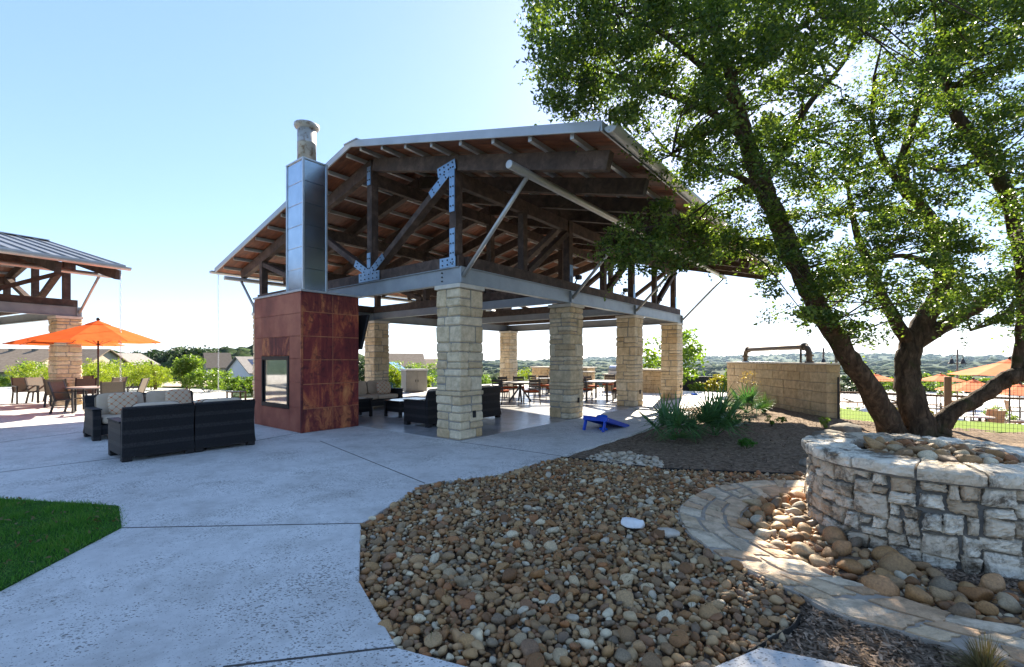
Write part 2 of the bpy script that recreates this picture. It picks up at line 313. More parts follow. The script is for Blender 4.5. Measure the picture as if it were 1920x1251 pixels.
# ------------------------------------------------------------------ mesh helpers
class MB:
    def __init__(s): s.v = []; s.f = []
    def add(s, vs, fs):
        o = len(s.v); s.v += [tuple(p) for p in vs]; s.f += [tuple(i + o for i in f) for f in fs]; return s
    def box(s, x0, x1, y0, y1, z0, z1, mtx=None):
        vs = [Vector((x, y, z)) for z in (z0, z1) for y in (y0, y1) for x in (x0, x1)]
        if mtx is not None: vs = [mtx @ p for p in vs]
        return s.add(vs, [(0, 2, 3, 1), (4, 5, 7, 6), (0, 1, 5, 4), (2, 6, 7, 3), (0, 4, 6, 2), (1, 3, 7, 5)])
    def cbox(s, x0, x1, y0, y1, z0, z1, c=.01, jit=0, rnd=RND, mtx=None):
        """box with chamfered edges and slightly uneven corners"""
        vs = []; idx = {}
        for iz, z in ((0, z0), (1, z1)):
            for iy, y in ((0, y0), (1, y1)):
                for ix, x in ((0, x0), (1, x1)):
                    j = Vector((rnd.uniform(-jit, jit), rnd.uniform(-jit, jit), rnd.uniform(-jit, jit) * .5))
                    sx, sy, sz = (1 - 2 * ix), (1 - 2 * iy), (1 - 2 * iz)
                    for ax in range(3):
                        p = Vector((x, y, z)) + j
                        if ax != 0: p.x += sx * c
                        if ax != 1: p.y += sy * c
                        if ax != 2: p.z += sz * c
                        idx[ix, iy, iz, ax] = len(vs); vs.append(p if mtx is None else mtx @ p)
        I = idx; f = []
        for k in (0, 1):
            q = [(k, 0, 0), (k, 1, 0), (k, 1, 1), (k, 0, 1)]; f.append([I[a + (0,)] for a in (q if k else q[::-1])])
            q = [(0, k, 0), (0, k, 1), (1, k, 1), (1, k, 0)]; f.append([I[a + (1,)] for a in (q if k else q[::-1])])
            q = [(0, 0, k), (1, 0, k), (1, 1, k), (0, 1, k)]; f.append([I[a + (2,)] for a in (q if k else q[::-1])])
        for a in (0, 1):
            for b in (0, 1):
                f.append([I[a, b, 0, 0], I[a, b, 0, 1], I[a, b, 1, 1], I[a, b, 1, 0]])
                f.append([I[a, 0, b, 0], I[a, 0, b, 2], I[a, 1, b, 2], I[a, 1, b, 0]])
                f.append([I[0, a, b, 1], I[0, a, b, 2], I[1, a, b, 2], I[1, a, b, 1]])
                for c_ in (0, 1): f.append([I[a, b, c_, 0], I[a, b, c_, 1], I[a, b, c_, 2]])
        return s.add(vs, f)
    def beam(s, p0, p1, w, h, up=(0, 0, 1)):
        """bar from p0 to p1; w across, h along up"""
        p0, p1 = Vector(p0), Vector(p1); d = (p1 - p0).normalized(); up = Vector(up)
        a = d.cross(up)
        if a.length < 1e-4: a = d.cross(Vector((0, 1, 0)))
        a.normalize(); b = a.cross(d).normalized()
        vs = [p + a * (w / 2 * i) + b * (h / 2 * j) for p in (p0, p1) for i, j in ((-1, -1), (1, -1), (1, 1), (-1, 1))]
        return s.add(vs, [(3, 2, 1, 0), (4, 5, 6, 7), (0, 1, 5, 4), (1, 2, 6, 5), (2, 3, 7, 6), (3, 0, 4, 7)])
    def tube(s, pts, radii, n=10, cap=True, wob=0.0, rnd=RND):
        pts = [Vector(p) for p in pts]
        if isinstance(radii, (int, float)): radii = [radii] * len(pts)
        t0 = (pts[1] - pts[0]).normalized(); a = t0.orthogonal().normalized(); vs = []; fs = []
        for i, p in enumerate(pts):
            t = (pts[min(i + 1, len(pts) - 1)] - pts[max(i - 1, 0)]).normalized()
            a = (a - t * a.dot(t)).normalized(); b = t.cross(a)
            for k in range(n):
                an = 2 * math.pi * k / n; r = radii[i] * (1 + (rnd.uniform(-wob, wob) if wob else 0))
                vs.append(p + a * (math.cos(an) * r) + b * (math.sin(an) * r))
        for i in range(len(pts) - 1):
            for k in range(n):
                fs.append((i * n + k, i * n + (k + 1) % n, (i + 1) * n + (k + 1) % n, (i + 1) * n + k))
        if cap: fs.append(tuple(range(n))[::-1]); fs.append(tuple(range((len(pts) - 1) * n, len(pts) * n)))
        return s.add(vs, fs)
    def lathe(s, prof, n=24, c=(0, 0, 0), cap=True):
        vs = []; fs = []
        for r, z in prof:
            for k in range(n):
                an = 2 * math.pi * k / n; vs.append((c[0] + r * math.cos(an), c[1] + r * math.sin(an), c[2] + z))
        for i in range(len(prof) - 1):
            for k in range(n): fs.append((i * n + k, i * n + (k + 1) % n, (i + 1) * n + (k + 1) % n, (i + 1) * n + k))
        if cap: fs.append(tuple(range(n))[::-1]); fs.append(tuple(range((len(prof) - 1) * n, len(prof) * n)))
        return s.add(vs, fs)
    def prism(s, poly, z0, z1):
        n = len(poly); vs = [(x, y, z0) for x, y in poly] + [(x, y, z1) for x, y in poly]
        return s.add(vs, [tuple(range(n))[::-1], tuple(range(n, 2 * n))] + [(i, (i + 1) % n, n + (i + 1) % n, n + i) for i in range(n)])
    def superell(s, c, r, e1=.35, e2=.35, n=18, m=12, mtx=None, puff=0):
        """pillow-like rounded block"""
        sg = lambda w, e: math.copysign(abs(w) ** e, w)
        vs = []; fs = []
        for i in range(m + 1):
            th = -math.pi / 2 + math.pi * i / m
            for k in range(n):
                ph = 2 * math.pi * k / n
                p = Vector((r[0] * sg(math.cos(th), e1) * sg(math.cos(ph), e2), r[1] * sg(math.cos(th), e1) * sg(math.sin(ph), e2), r[2] * sg(math.sin(th), e1)))
                p += Vector(c); vs.append(p if mtx is None else mtx @ p)
        for i in range(m):
            for k in range(n): fs.append((i * n + k, i * n + (k + 1) % n, (i + 1) * n + (k + 1) % n, (i + 1) * n + k))
        return s.add(vs, fs)
    def stone(s, P, s0, s1, t0, t1, depth, rnd, n=5, jit=.012, rough=.012):
        """one rough-faced stone on a surface map P(s, t, d); the corners wander, the face bulges"""
        c = [[a + rnd.uniform(-jit, jit), b + rnd.uniform(-jit, jit)] for a, b in ((s0, t0), (s1, t0), (s1, t1), (s0, t1))]
        vs = []; fs = []; ph = [rnd.uniform(0, 6.28) for _ in range(4)]; q = rnd.uniform(.8, 1.25)
        for i in range(n + 1):
            for j in range(n + 1):
                x, y = i / n, j / n
                a = [(1 - x) * c[0][k] + x * c[1][k] for k in (0, 1)]; b = [(1 - x) * c[3][k] + x * c[2][k] for k in (0, 1)]
                st = [(1 - y) * a[k] + y * b[k] for k in (0, 1)]
                e = max(abs(2 * x - 1), abs(2 * y - 1)); edge = i in (0, n) or j in (0, n)
                if edge: d = depth * .62 * q; st[0] += rnd.uniform(-1, 1) * jit * .35; st[1] += rnd.uniform(-1, 1) * jit * .35
                else: d = q * depth * (1 - .16 * e ** 6) + rough * (.7 * math.sin(5 * x + ph[0]) * math.sin(4.3 * y + ph[1]) + .75 * rnd.uniform(-1, 1))
                vs.append(P(st[0], st[1], d))
        for i in range(n):
            for j in range(n):
                k = i * (n + 1) + j; fs.append((k, k + n + 1, k + n + 2, k + 1))
        ring = [i * (n + 1) for i in range(n + 1)] + [n * (n + 1) + j for j in range(1, n + 1)] + [i * (n + 1) + n for i in range(n - 1, -1, -1)] + [j for j in range(n - 1, 0, -1)]
        o = len(vs); ctr = [(c[0][k] + c[1][k] + c[2][k] + c[3][k]) / 4 for k in (0, 1)]
        for r in ring:
            i, j = divmod(r, n + 1); x, y = i / n, j / n
            a = [(1 - x) * c[0][k] + x * c[1][k] for k in (0, 1)]; b = [(1 - x) * c[3][k] + x * c[2][k] for k in (0, 1)]
            st = [(1 - y) * a[k] + y * b[k] for k in (0, 1)]; vs.append(P(st[0], st[1], -.03))
        L = len(ring)
        for k in range(L): fs.append((ring[k], o + k, o + (k + 1) % L, ring[(k + 1) % L]))
        return s.add(vs, fs)
    def build(s, name, mat, parent=None, smooth=False, bevel=0.0, loc=None):
        me = bpy.data.meshes.new(name); me.from_pydata([tuple(p) for p in s.v], [], s.f); me.validate(); me.update()
        return link(name, me, mat, parent, smooth, bevel, loc)
def link(name, me, mat, parent=None, smooth=False, bevel=0.0, loc=None):
    me.materials.append(MT[mat] if isinstance(mat, str) else mat)
    o = bpy.data.objects.new(name, me); COL.objects.link(o)
    if smooth: me.polygons.foreach_set('use_smooth', [True] * len(me.polygons))
    if parent is not None: o.parent = parent
    if bevel:
        b = o.modifiers.new('bevel', 'BEVEL'); b.width = bevel; b.segments = 2; b.limit_method = 'ANGLE'; b.angle_limit = rad(40)
    if loc is not None: o.location = loc
    return o
def npmesh(name, V, F):
    me = bpy.data.meshes.new(name); V = np.asarray(V, dtype=np.float32); F = np.asarray(F, dtype=np.int32)
    k = F.shape[1]; me.vertices.add(len(V)); me.vertices.foreach_set('co', V.ravel())
    me.loops.add(F.size); me.loops.foreach_set('vertex_index', F.ravel())
    me.polygons.add(len(F)); me.polygons.foreach_set('loop_start', np.arange(0, F.size, k, dtype=np.int32))
    me.update(calc_edges=True); return me
def tag(o, label, cat, group=None):
    o['label'] = label; o['category'] = cat
    if group: o['group'] = group
    return o
def thing(name, label, cat, loc=(0, 0, 0), rot=0, group=None):
    o = bpy.data.objects.new(name, None); COL.objects.link(o); o.location = loc; o.rotation_euler = (0, 0, rot); o.empty_display_size = .1
    return tag(o, label, cat, group)
def kind(o, k): o['kind'] = k; return o
def copy_tree(o, parent=None):
    c = o.copy(); COL.objects.link(c)
    if parent is not None: c.parent = parent
    for ch in list(o.children): copy_tree(ch, c)
    return c
def dup(o, loc, rot, label, group=None):
    c = copy_tree(o); c.location = loc; c.rotation_euler = (0, 0, rot); c['label'] = label
    if group: c['group'] = group
    return c
def spline(pts, k=6):
    """Catmull-Rom through tuples of any length"""
    P = [np.array(p, float) for p in pts]; P = [2 * P[0] - P[1]] + P + [2 * P[-1] - P[-2]]; out = []
    for i in range(1, len(P) - 2):
        for j in range(k):
            t = j / k; a, b, c, d = P[i - 1], P[i], P[i + 1], P[i + 2]
            out.append(.5 * (2 * b + (c - a) * t + (2 * a - 5 * b + 4 * c - d) * t * t + (3 * b - a - 3 * c + d) * t ** 3))
    out.append(P[-2]); return out
def leaf_quads(C, L, Wd, up=.3, rng=NP, droop=None):
    """one folded rhombus per centre"""
    n = len(C); d = rng.normal(size=(n, 3)); d[:, 2] = d[:, 2] * .7 + (droop if droop is not None else 0)
    d /= np.linalg.norm(d, axis=1)[:, None]
    nrm = rng.normal(size=(n, 3)); nrm[:, 2] += up
    s = np.cross(d, nrm); s /= np.linalg.norm(s, axis=1)[:, None] + 1e-9
    nn = np.cross(s, d)
    l = (L * rng.uniform(.7, 1.3, n))[:, None]; w = (Wd * rng.uniform(.7, 1.3, n))[:, None]
    V = np.empty((n, 4, 3)); V[:, 0] = C - d * l / 2; V[:, 1] = C + s * w / 2 + nn * w * .18 - d * l * .05; V[:, 2] = C + d * l / 2 - nn * l * .08; V[:, 3] = C - s * w / 2 + nn * w * .18 - d * l * .05
    return V.reshape(-1, 3), np.arange(n * 4).reshape(-1, 4)
def foliage(name, mat, C, L, Wd, parent=None, up=.3, rng=NP):
    V, F = leaf_quads(np.asarray(C), L, Wd, up, rng); return link(name, npmesh(name, V, F), mat, parent)
# ================================================================== SETTING
def beyond(x, y):                          # metres past the wire fence / garden wall, on the low side
    u, v = toUV(x, y)
    return min(u - 8.4, x - (8.5 + .079 * (y - 12.3)))
def ground(x, y):
    d = beyond(x, y)
    return -.05 - 1.70 * sstep(2.4, 5.0, d)
CREST = [(-180, 676), (-60, 676), (-40, 676), (-10, 683), (-2, 682), (5, 677), (9, 672), (20, 669), (28, 668), (33, 662), (38, 663), (42, 668), (47, 671), (60, 668), (180, 676)]
def fb(a, k): return (math.sin(a * 9.1 + k) * .5 + math.sin(a * 23.7 + 2 * k) * .28 + math.sin(a * 51.3 + 3 * k) * .16 + math.sin(a * 117.0 + k * 5) * .08)
def terr(x, y):
    r = math.hypot(x, y); az = math.degrees(math.atan2(x, y)); a = math.radians(az)
    g = ground(x, y) - .22
    if r < 27: return g
    L = sstep(8, -20, az)
    zf = 1.6 + (HY - np.interp(az, [c[0] for c in CREST], [c[1] for c in CREST])) / FPX * 5200 * max(.3, math.cos(a)) + 9 * fb(a, 1)
    R_ = np.interp(r, [27, 60, 420, 900, 1400, 1900, 2600, 3400, 5200, 9000], [g, g - 5, -38, -36, -27 + 9 * fb(a, 4), -42, -16 + 12 * fb(a, 7), -30, zf, zf - 60])
    hill = 11 * math.exp(-((az + 30) / 8.0) ** 2)
    Lz = np.interp(r, [27, 95, 150, 480, 800, 1500, 5200, 9000], [g, -3.6, -3.8, -3.5 + hill, -4 + hill * .6, -8, min(zf, 10), -40])
    z = L * Lz + (1 - L) * R_
    if r > 200: z += min(4.5, r * .0022) * (math.sin(x * .031 + y * .017) + math.sin(x * .013 - y * .041) + .7 * math.sin(x * .11) * math.sin(y * .09))
    return float(z)
def build_terrain():
    rs = [0] + [1.4 * i for i in range(1, 24)]
    while rs[-1] < 9000: rs.append(rs[-1] * 1.055)
    azs = []; a = -180.0
    while a < 180: azs.append(a); a += 1.0 if -56 < a < 58 else 4.0
    V = []; F = []; n = len(azs)
    for r in rs:
        for a in azs:
            x, y = r * math.sin(rad(a)), r * math.cos(rad(a)); V.append((x, y, terr(x, y)))
    for i in range(len(rs) - 1):
        for k in range(n): F.append((i * n + k, i * n + (k + 1) % n, (i + 1) * n + (k + 1) % n, (i + 1) * n + k))
    o = link('terrain', npmesh('terrain', V, np.array(F)[:, ::-1]), 'terrain', smooth=True); kind(o, 'structure')
build_terrain()
BED_EDGE = [G(1218, 803), G(1127, 833), G(1052, 855), G(931, 889), G(796, 906), G(677, 981.5), G(673.4, 1089), G(745, 1213), (-.1, 2.36), (.42, 2.1), (1.384, 2.574), (1.83, 2.4), (6, .7)]
PLAZA = BED_EDGE + [(9, -.6), (9, -6), (-30, -6), (-46, 8), (-46, 28), (-21, 26.5), (-14.5, 24), UV(1, 14), UV(17, 13.5), UV(17.5, -1.2), (8.6, 19.4), (8.1, 17.3), G(1340, 757), G(1290, 778)]
kind(MB().prism(PLAZA, -.16, 0).build('plaza', 'plaza', bevel=.012), 'structure')
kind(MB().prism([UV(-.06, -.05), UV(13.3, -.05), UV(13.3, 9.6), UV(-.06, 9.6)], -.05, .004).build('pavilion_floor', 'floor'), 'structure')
def joints():
    m = MB()
    for a, b in [((229, 990), (677, 981.5)), ((-60, 893), (203, 861)), ((203, 861), (478, 827)), ((-60, 837), (156, 810)), ((156, 810), (330, 788)), ((478, 827), (565, 811)),
                 ((418, 1251), (745, 1213)), ((600, 827), (796, 906)), ((863, 829), (1052, 855)), ((865, 826), (672, 798))]:
        p, q = G(*a), G(*b); m.beam((p[0], p[1], 0), (q[0], q[1], 0), .014, .006)
    kind(m.build('expansion_joints', 'joint'), 'structure')
joints()
def sheet(name, mat, x0, x1, y0, y1, step, zf, keep=None):
    nx, ny = int((x1 - x0) / step) + 1, int((y1 - y0) / step) + 1; V = []; F = []
    for j in range(ny + 1):
        for i in range(nx + 1):
            x, y = x0 + i * step, y0 + j * step; V.append((x, y, zf(x, y)))
    for j in range(ny):
        for i in range(nx):
            if keep and not keep(x0 + (i + .5) * step, y0 + (j + .5) * step): continue
            k = j * (nx + 1) + i; F.append((k, k + 1, k + nx + 2, k + nx + 1))
    return link(name, npmesh(name, V, F), mat, smooth=True)
def bedz(x, y): return ground(x, y) + .012 + .016 * math.sin(x * 5.1 + y * 1.7) * math.sin(y * 4.3 - x) + .01 * math.sin(x * 17 + 3) * math.sin(y * 15) + .10 * sstep(8.5, 11.5, y) * sstep(4.5, 6.5, x) * (1 - sstep(8.2, 9.6, x))
PEB = [G(1052, 856), G(1509, 888), G(1290, 935), G(1290, 995), G(1420, 1072), G(1500, 1112), G(1480, 1180), G(1425, 1212), (.42, 2.1), (-.1, 2.36), G(745, 1213), G(673, 1089), G(677, 981), G(796, 906), G(931, 889)]
kind(sheet('mulch_bed', 'mulch', -1.6, 13.5, -1, 15, .12, lambda x, y: bedz(x, y) - (.07 if inpoly(x, y, PEB) else 0), lambda x, y: beyond(x, y) < .35), 'structure')
sz = lambda x, y: ground(x, y) + .01
kind(sheet('grass_strip', 'strip', 7.5, 26, -4, 19, .3, sz, lambda x, y: .2 < beyond(x, y) < 4.9), 'structure')
kind(MB().prism([UV(12.7, -4.6), UV(12.7, -32), (52, 6), (52, 50), (14.5, 50), (12.2, 24)], -1.75, -1.6).build('pool_deck', 'deck_conc'), 'structure')
GRASS = [(-4.28, 5.02), (-3.71, 4.385), (-3.53, 3.18), (-3.3, 1.4), (-3.1, -3), (-14, -3), (-15, 6.4), (-5.85, 5.27)]
kind(MB().prism(GRASS, -.02, .012).build('lawn_ground', 'turf'), 'structure')
def lawn():
    rng = NP; n = 95000
    x = rng.uniform(-7.6, -3.1, n); y = rng.uniform(2.2, 6.0, n)
    ok = np.array([inpoly(a, b, GRASS) for a, b in zip(x + rng.normal(size=n) * .018, y + rng.normal(size=n) * .018)]); x, y = x[ok], y[ok]; n = len(x)
    h = rng.uniform(.02, .045, n) * (1 + .5 * np.sin(x * 7) * np.sin(y * 6)); a = rng.uniform(0, 6.28, n); w = .0035
    lean = rng.uniform(.005, .035, n); b = rng.uniform(0, 6.28, n)
    V = np.empty((n, 3, 3)); V[:, 0] = np.c_[x - np.cos(a) * w, y - np.sin(a) * w, np.full(n, .01)]; V[:, 1] = np.c_[x + np.cos(a) * w, y + np.sin(a) * w, np.full(n, .01)]
    V[:, 2] = np.c_[x + np.cos(b) * lean, y + np.sin(b) * lean, .01 + h]
    kind(link('lawn_grass', npmesh('lawn_grass', V.reshape(-1, 3), np.arange(3 * n).reshape(-1, 3)), 'grass'), 'stuff')
    m = 300; C = np.c_[rng.uniform(-7, -3.2, m), rng.uniform(2.6, 5.3, m), np.full(m, .045)]
    C = C[[inpoly(a, b, GRASS) for a, b, _ in C]]
    V, F = leaf_quads(C, .05, .025, 2.5); o = link('fallen_leaves', npmesh('fallen_leaves', V, F), 'strawgrass'); kind(o, 'stuff')
lawn()
# ================================================================== PAVILIONS
def roofz(v, zE, zA, vA, vR, zL, vL):
    return zA + (v - vA) / (vR - vA) * (zE - zA) if v < vA else zA + (v - vA) / (vL - vA) * (zL - zA)
SB = 4.155; WB = 8.8; HC = 3.115; CW = .68
def make_column(parent, u, v, seed, outlet):
    r = random.Random(seed); c = MB(); z = .0
    w = CW; k = .018
    while z < HC - .09:
        h = r.choice([.15, .19, .22, .26, .3, .34]); 
        if abs(z - .84) < .14 and z < .9: h = .09; band = True
        else: band = False
        if HC - .09 - z - h < .1: h = HC - .09 - z
        if band:
            c.cbox(u - .012, u + w + .012, v - .012, v + w + .012, z + .004, z + h - .004, .012, .002, r)
        else:
            xs = [0, w] if r.random() < .07 else [0, r.uniform(.26, .74) * w, w]
            ys = [0, w] if r.random() < .07 else [0, r.uniform(.28, .72) * w, w]
            for i in range(len(xs) - 1):
                for j in range(len(ys) - 1):
                    parts = [(z, z + h)]
                    if h > .19 and r.random() < .42: q = r.uniform(.4, .6) * h; parts = [(z, z + q), (z + q, z + h)]
                    for (a, b) in parts:
                        o = lambda: r.uniform(-.006, .017)
                        c.cbox(u + xs[i] + (.005 if i else -o()), u + xs[i + 1] - (.005 if i + 1 < len(xs) - 1 else -o()),
                               v + ys[j] + (.005 if j else -o()), v + ys[j + 1] - (.005 if j + 1 < len(ys) - 1 else -o()), a + .006, b - .006, .026, .008, r)
        z += h
    col = c.build('column', 'colstone', parent)
    MB().box(u + .02, u + w - .02, v + .02, v + w - .02, 0, HC - .05).build('mortar_core', 'mortar', col)
    MB().cbox(u - .03, u + w + .03, v - .03, v + w + .03, HC - .085, HC, .008).build('cap', 'capstone', col)
    if outlet:
        MB().cbox(u + .36, u + .44, v - .035, v - .005, .42, .56, .006).build('outlet', 'black', col)
    return col
def make_pavilion(root, zE, zA, vA, vR, zL, vL, u0, u1, seed, full):
    RZ = lambda v: roofz(v, zE, zA, vA, vR, zL, vL)
    cols = [k * SB for k in range(4)]
    for k, u in enumerate(cols):
        if not full and k < 2: continue
        make_column(root, u, 0, seed + k, True); make_column(root, u, WB, seed + 10 + k, False)
    zb0, zb1, zc = HC + .004, HC + .335, HC + .59
    UE = 3 * SB + CW; VE = WB + CW
    # perimeter steel channels: web with two flanges
    def channel(p0, p1, inward):
        m = MB(); p0, p1 = Vector(p0), Vector(p1); q = Vector(inward)
        m.beam(p0 + Vector((0, 0, (zb0 + zb1) / 2)) + q * .03, p1 + Vector((0, 0, (zb0 + zb1) / 2)) + q * .03, .018, zb1 - zb0 - .03)
        for z in (zb0 + .008, zb1 - .008): m.beam(p0 + q * .05 + Vector((0, 0, z)), p1 + q * .05 + Vector((0, 0, z)), .14, .015)
        return m.build('steel_beam', 'steel', root)
    channel((.02, .0, 0), (UE, .0, 0), (0, 1, 0)); channel((.02, VE, 0), (UE, VE, 0), (0, -1, 0))
    channel((0, .02, 0), (0, VE, 0), (1, 0, 0)); channel((UE, .02, 0), (UE, VE, 0), (-1, 0, 0))
    for u in cols[1:3]:
        MB().beam((u + .34, .2, HC + .2), (u + .34, VE - .2, HC + .2), .12, .25).build('tie_beam', 'steel', root, bevel=.004)
    m = MB()
    for k in range(3):                                                   # joint bolts on the front beam
        for j in range(3): m.box(-.002, .022, .50 + .012, .50 + .036, HC + .07 + .085 * j, HC + .094 + .085 * j)
    m.build('beam_bolts', 'bolt', root)
    PV = [.28, vA + .08, (vA + 9.1) / 2 + .1, VE - .4]                       # post lines across the building
    bh = .26
    def plate_strip(m, mb_, p0, p1, w, nrm, nb=3):
        """flat bolted steel strap on the face nrm of a member"""
        p0, p1 = Vector(p0), Vector(p1); nv = Vector(nrm); d = (p1 - p0).normalized(); sd_ = d.cross(nv).normalized()
        m.beam(p0, p1, w, .012, nv)
        L = (p1 - p0).length
        for i in range(nb):
            for j in (-1, 1):
                c = p0 + d * (L * (i + .6) / (nb + .2)) + sd_ * (j * w * .24) + nv * .010
                mb_.beam(c - nv * .006, c + nv * .008, .026, .026, d)
    def truss(u, front, detail):
        uc = u + .34 if not front else .17
        tz = lambda v: RZ(v) - .19 - .30
        MB().beam((uc, .12, (zb1 + zc) / 2), (uc, VE - .12, (zb1 + zc) / 2), .15, zc - zb1 - .004).build('bottom_chord', 'beam', root, bevel=.006)
        for v in PV: MB().beam((uc, v, zc), (uc, v, tz(v) + .02), .19, .19, (0, 1, 0)).build('post', 'beam', root, bevel=.006)
        dg = [((PV[1] - .17, zc + .05), (PV[0] + .2, tz(PV[0]) - .08)), ((PV[1] + .17, zc + .05), (PV[2] - .14, tz(PV[2]) - .1)), ((PV[2] + .17, zc + .05), (PV[3] - .14, tz(PV[3]) - .1))]
        for (a, za), (b, z2) in dg: MB().beam((uc, a, za), (uc, b, z2), .14, .19, (1, 0, 0)).build('diagonal', 'beam', root, bevel=.006)
        if detail:
            f = uc - .105; n = (-1, 0, 0)
            (a, za), (b, z2) = dg[0]; d0 = Vector((0, b - a, z2 - za)).normalized()
            (a1, za1), (b1, z21) = dg[1]; d1 = Vector((0, b1 - a1, z21 - za1)).normalized()
            def joint(straps):
                m = MB(); bl = MB()
                for p0_, p1_, w_, k_ in straps: plate_strip(m, bl, p0_, p1_, w_, n, k_)
                k = len(m.f); m.add(bl.v, bl.f); g = m.build('gusset_plate', 'plate', root); g.data.materials.append(MT['bolt'])
                for q_ in range(k, len(m.f)): g.data.polygons[q_].material_index = 1
            p = Vector((f - .003, a, za)); p1_ = Vector((f - .003, a1, za1)); q = Vector((f - .003, b, z2)); hb = (zb1 + zc) / 2
            joint([((f, PV[1] - .42, hb + .02), (f, PV[1] + .42, hb + .02), .22, 5), (p - d0 * .1, p + d0 * .48, .17, 3), (p1_ - d1 * .1, p1_ + d1 * .48, .17, 3), ((f - .005, PV[1], zc - .05), (f - .005, PV[1], zc + .46), .14, 2)])
            joint([(q + d0 * .12, q - d0 * .55, .17, 3), ((f - .005, PV[0], tz(PV[0]) + .16), (f - .005, PV[0], tz(PV[0]) - .85), .15, 5), ((f - .007, PV[0] - .1, tz(PV[0]) + .1), (f - .007, PV[0] + .42, tz(PV[0]) + .02), .2, 4)])
            joint([((f, PV[0], zb1), (f, PV[0], zc + .55), .15, 4), ((f - .004, PV[0] - .1, hb), (f - .004, PV[0] + .36, hb), .2, 3)])
            joint([((f - .004, PV[1], tz(PV[1]) + .12), (f - .004, PV[1], tz(PV[1]) - .32), .14, 2)])
    for k, u in enumerate(cols):
        if full or k >= 2: truss(u, k == 0, full and k == 0)
    # rafters, both slopes
    nr = 10
    for i in range(nr):
        u = .17 + i * (UE - .34) / (nr - 1)
        if not full and i < 4: continue
        for (a, b) in ((vA - .02, vR + .17), (vA + .02, vL - .62)):
            MB().beam((u, a, RZ(a) - .19 - .15), (u, b, RZ(b) - .19 - .15), .15, .30, (0, 0, 1)).build('rafter', 'beam', root, bevel=.006)
    # long plates and side trusses
    for v in PV:
        zp = RZ(v) - .19 - .30 - .16
        MB().beam((.26, v, zp), (UE - .1, v, zp), .14, .30).build('plate_beam', 'beam', root, bevel=.006)
    for v in (PV[0], PV[3]):
        zp = RZ(v) - .19 - .30 - .31
        vv = .13 if v == PV[0] else VE - .13
        MB().beam((.30, vv, (zb1 + zc) / 2), (UE - .1, vv, (zb1 + zc) / 2), .15, zc - zb1 - .01).build('bottom_chord', 'beam', root, bevel=.006)
        for k in range(3):
            if not full and k < 1: continue
            um = k * SB + .34 + SB / 2
            MB().beam((um, v, zc), (um, v, zp), .17, .17, (0, 1, 0)).build('post', 'beam', root, bevel=.006)
            MB().beam((um + .16, v, zc + .03), ((k + 1) * SB + .22, v, zp - .06), .14, .19, (0, 1, 0)).build('diagonal', 'beam', root, bevel=.006)
            if full:
                m = MB(); uu = (k + 1) * SB + .34; y = v - .11 if v < 4 else v + .11
                m.beam((uu, y, zb1 + .02), (uu, y, zc + .5), .15, .012, (0, 1, 0)); m.build('gusset_plate', 'plate', root)
    # small purlins carrying the boards, ceiling boards, metal skin, trims
    for (a, b, n) in ((vA, vR, 8), (vA, vL, 10)):
        for i in range(n):
            v = a + (b - a) * (i + .35) / n; z = RZ(v) - .145
            MB().beam((u0 + .05, v, z), (u1 - .05, v, z), .07, .085).build('purlin', 'pipe', root)
        ce = MB(); rf = MB(); nb = int((u1 - u0) / .145)
        for i in range(nb):                                                  # boards run down the slope
            ua = u0 + .02 + (u1 - u0 - .04) * i / nb; ub = u0 + .02 + (u1 - u0 - .04) * (i + 1) / nb - .006
            ce.beam(((ua + ub) / 2, a, RZ(a) - .0775), ((ua + ub) / 2, b, RZ(b) - .0775), ub - ua, .045)
        ce.build('ceiling_boards', 'ceil', root)
        rf.beam(((u0 + u1) / 2, a, RZ(a) - .035), ((u0 + u1) / 2, b, RZ(b) - .035), u1 - u0, .035)
        ns = int((u1 - u0) / .42)
        for i in range(1, ns):
            u = u0 + (u1 - u0) * i / ns; rf.beam((u, a, RZ(a) + .003), (u, b, RZ(b) + .003), .03, .045)
        rf.build('metal_roof', 'roofmetal', root)
        for u in (u0 - .02, u1 + .02):
            MB().beam((u, a, RZ(a) - .05), (u, b, RZ(b) - .05), .035, .15).build('rake_fascia', 'fascia', root, bevel=.004)
        e = b + (-.02 if b < a else .02); s = -1 if b < a else 1
        MB().beam((u0 - .04, e, RZ(b) - .06), (u1 + .04, e, RZ(b) - .06), .03, .15).build('eave_fascia', 'fascia', root, bevel=.004)
        gm = MB(); R = .10; cv = e + s * .12; zc_ = RZ(b) - .07
        prof = [(cv + math.cos(t) * R, zc_ + math.sin(t) * R) for t in [math.pi + math.pi * q / 10 for q in range(11)]]
        g0, g1 = u0 + (.02 if s < 0 else -.12), u1 + (.35 if full else .10)
        V = [(u, p[0], p[1]) for u in (g0, g1) for p in prof]
        gm.add(V, [(q, q + 1, q + 12, q + 11) for q in range(10)]); gm.add([(g0, p[0], p[1]) for p in prof], [tuple(range(11))]); gm.add([(g1, p[0], p[1]) for p in prof], [tuple(range(11))[::-1]])
        gu = gm.build('gutter', 'pipe', root); sm = gu.modifiers.new('thickness', 'SOLIDIFY'); sm.thickness = .008
    MB().beam((u0 - .05, vA - .12, zA - .012), (u1 + .05, vA - .12, zA - .012), .28, .03).build('ridge_cap', 'fascia', root)
    MB().beam((u0 - .05, vA + .12, zA - .010), (u1 + .05, vA + .12, zA - .010), .28, .03).build('ridge_cap', 'fascia', root)
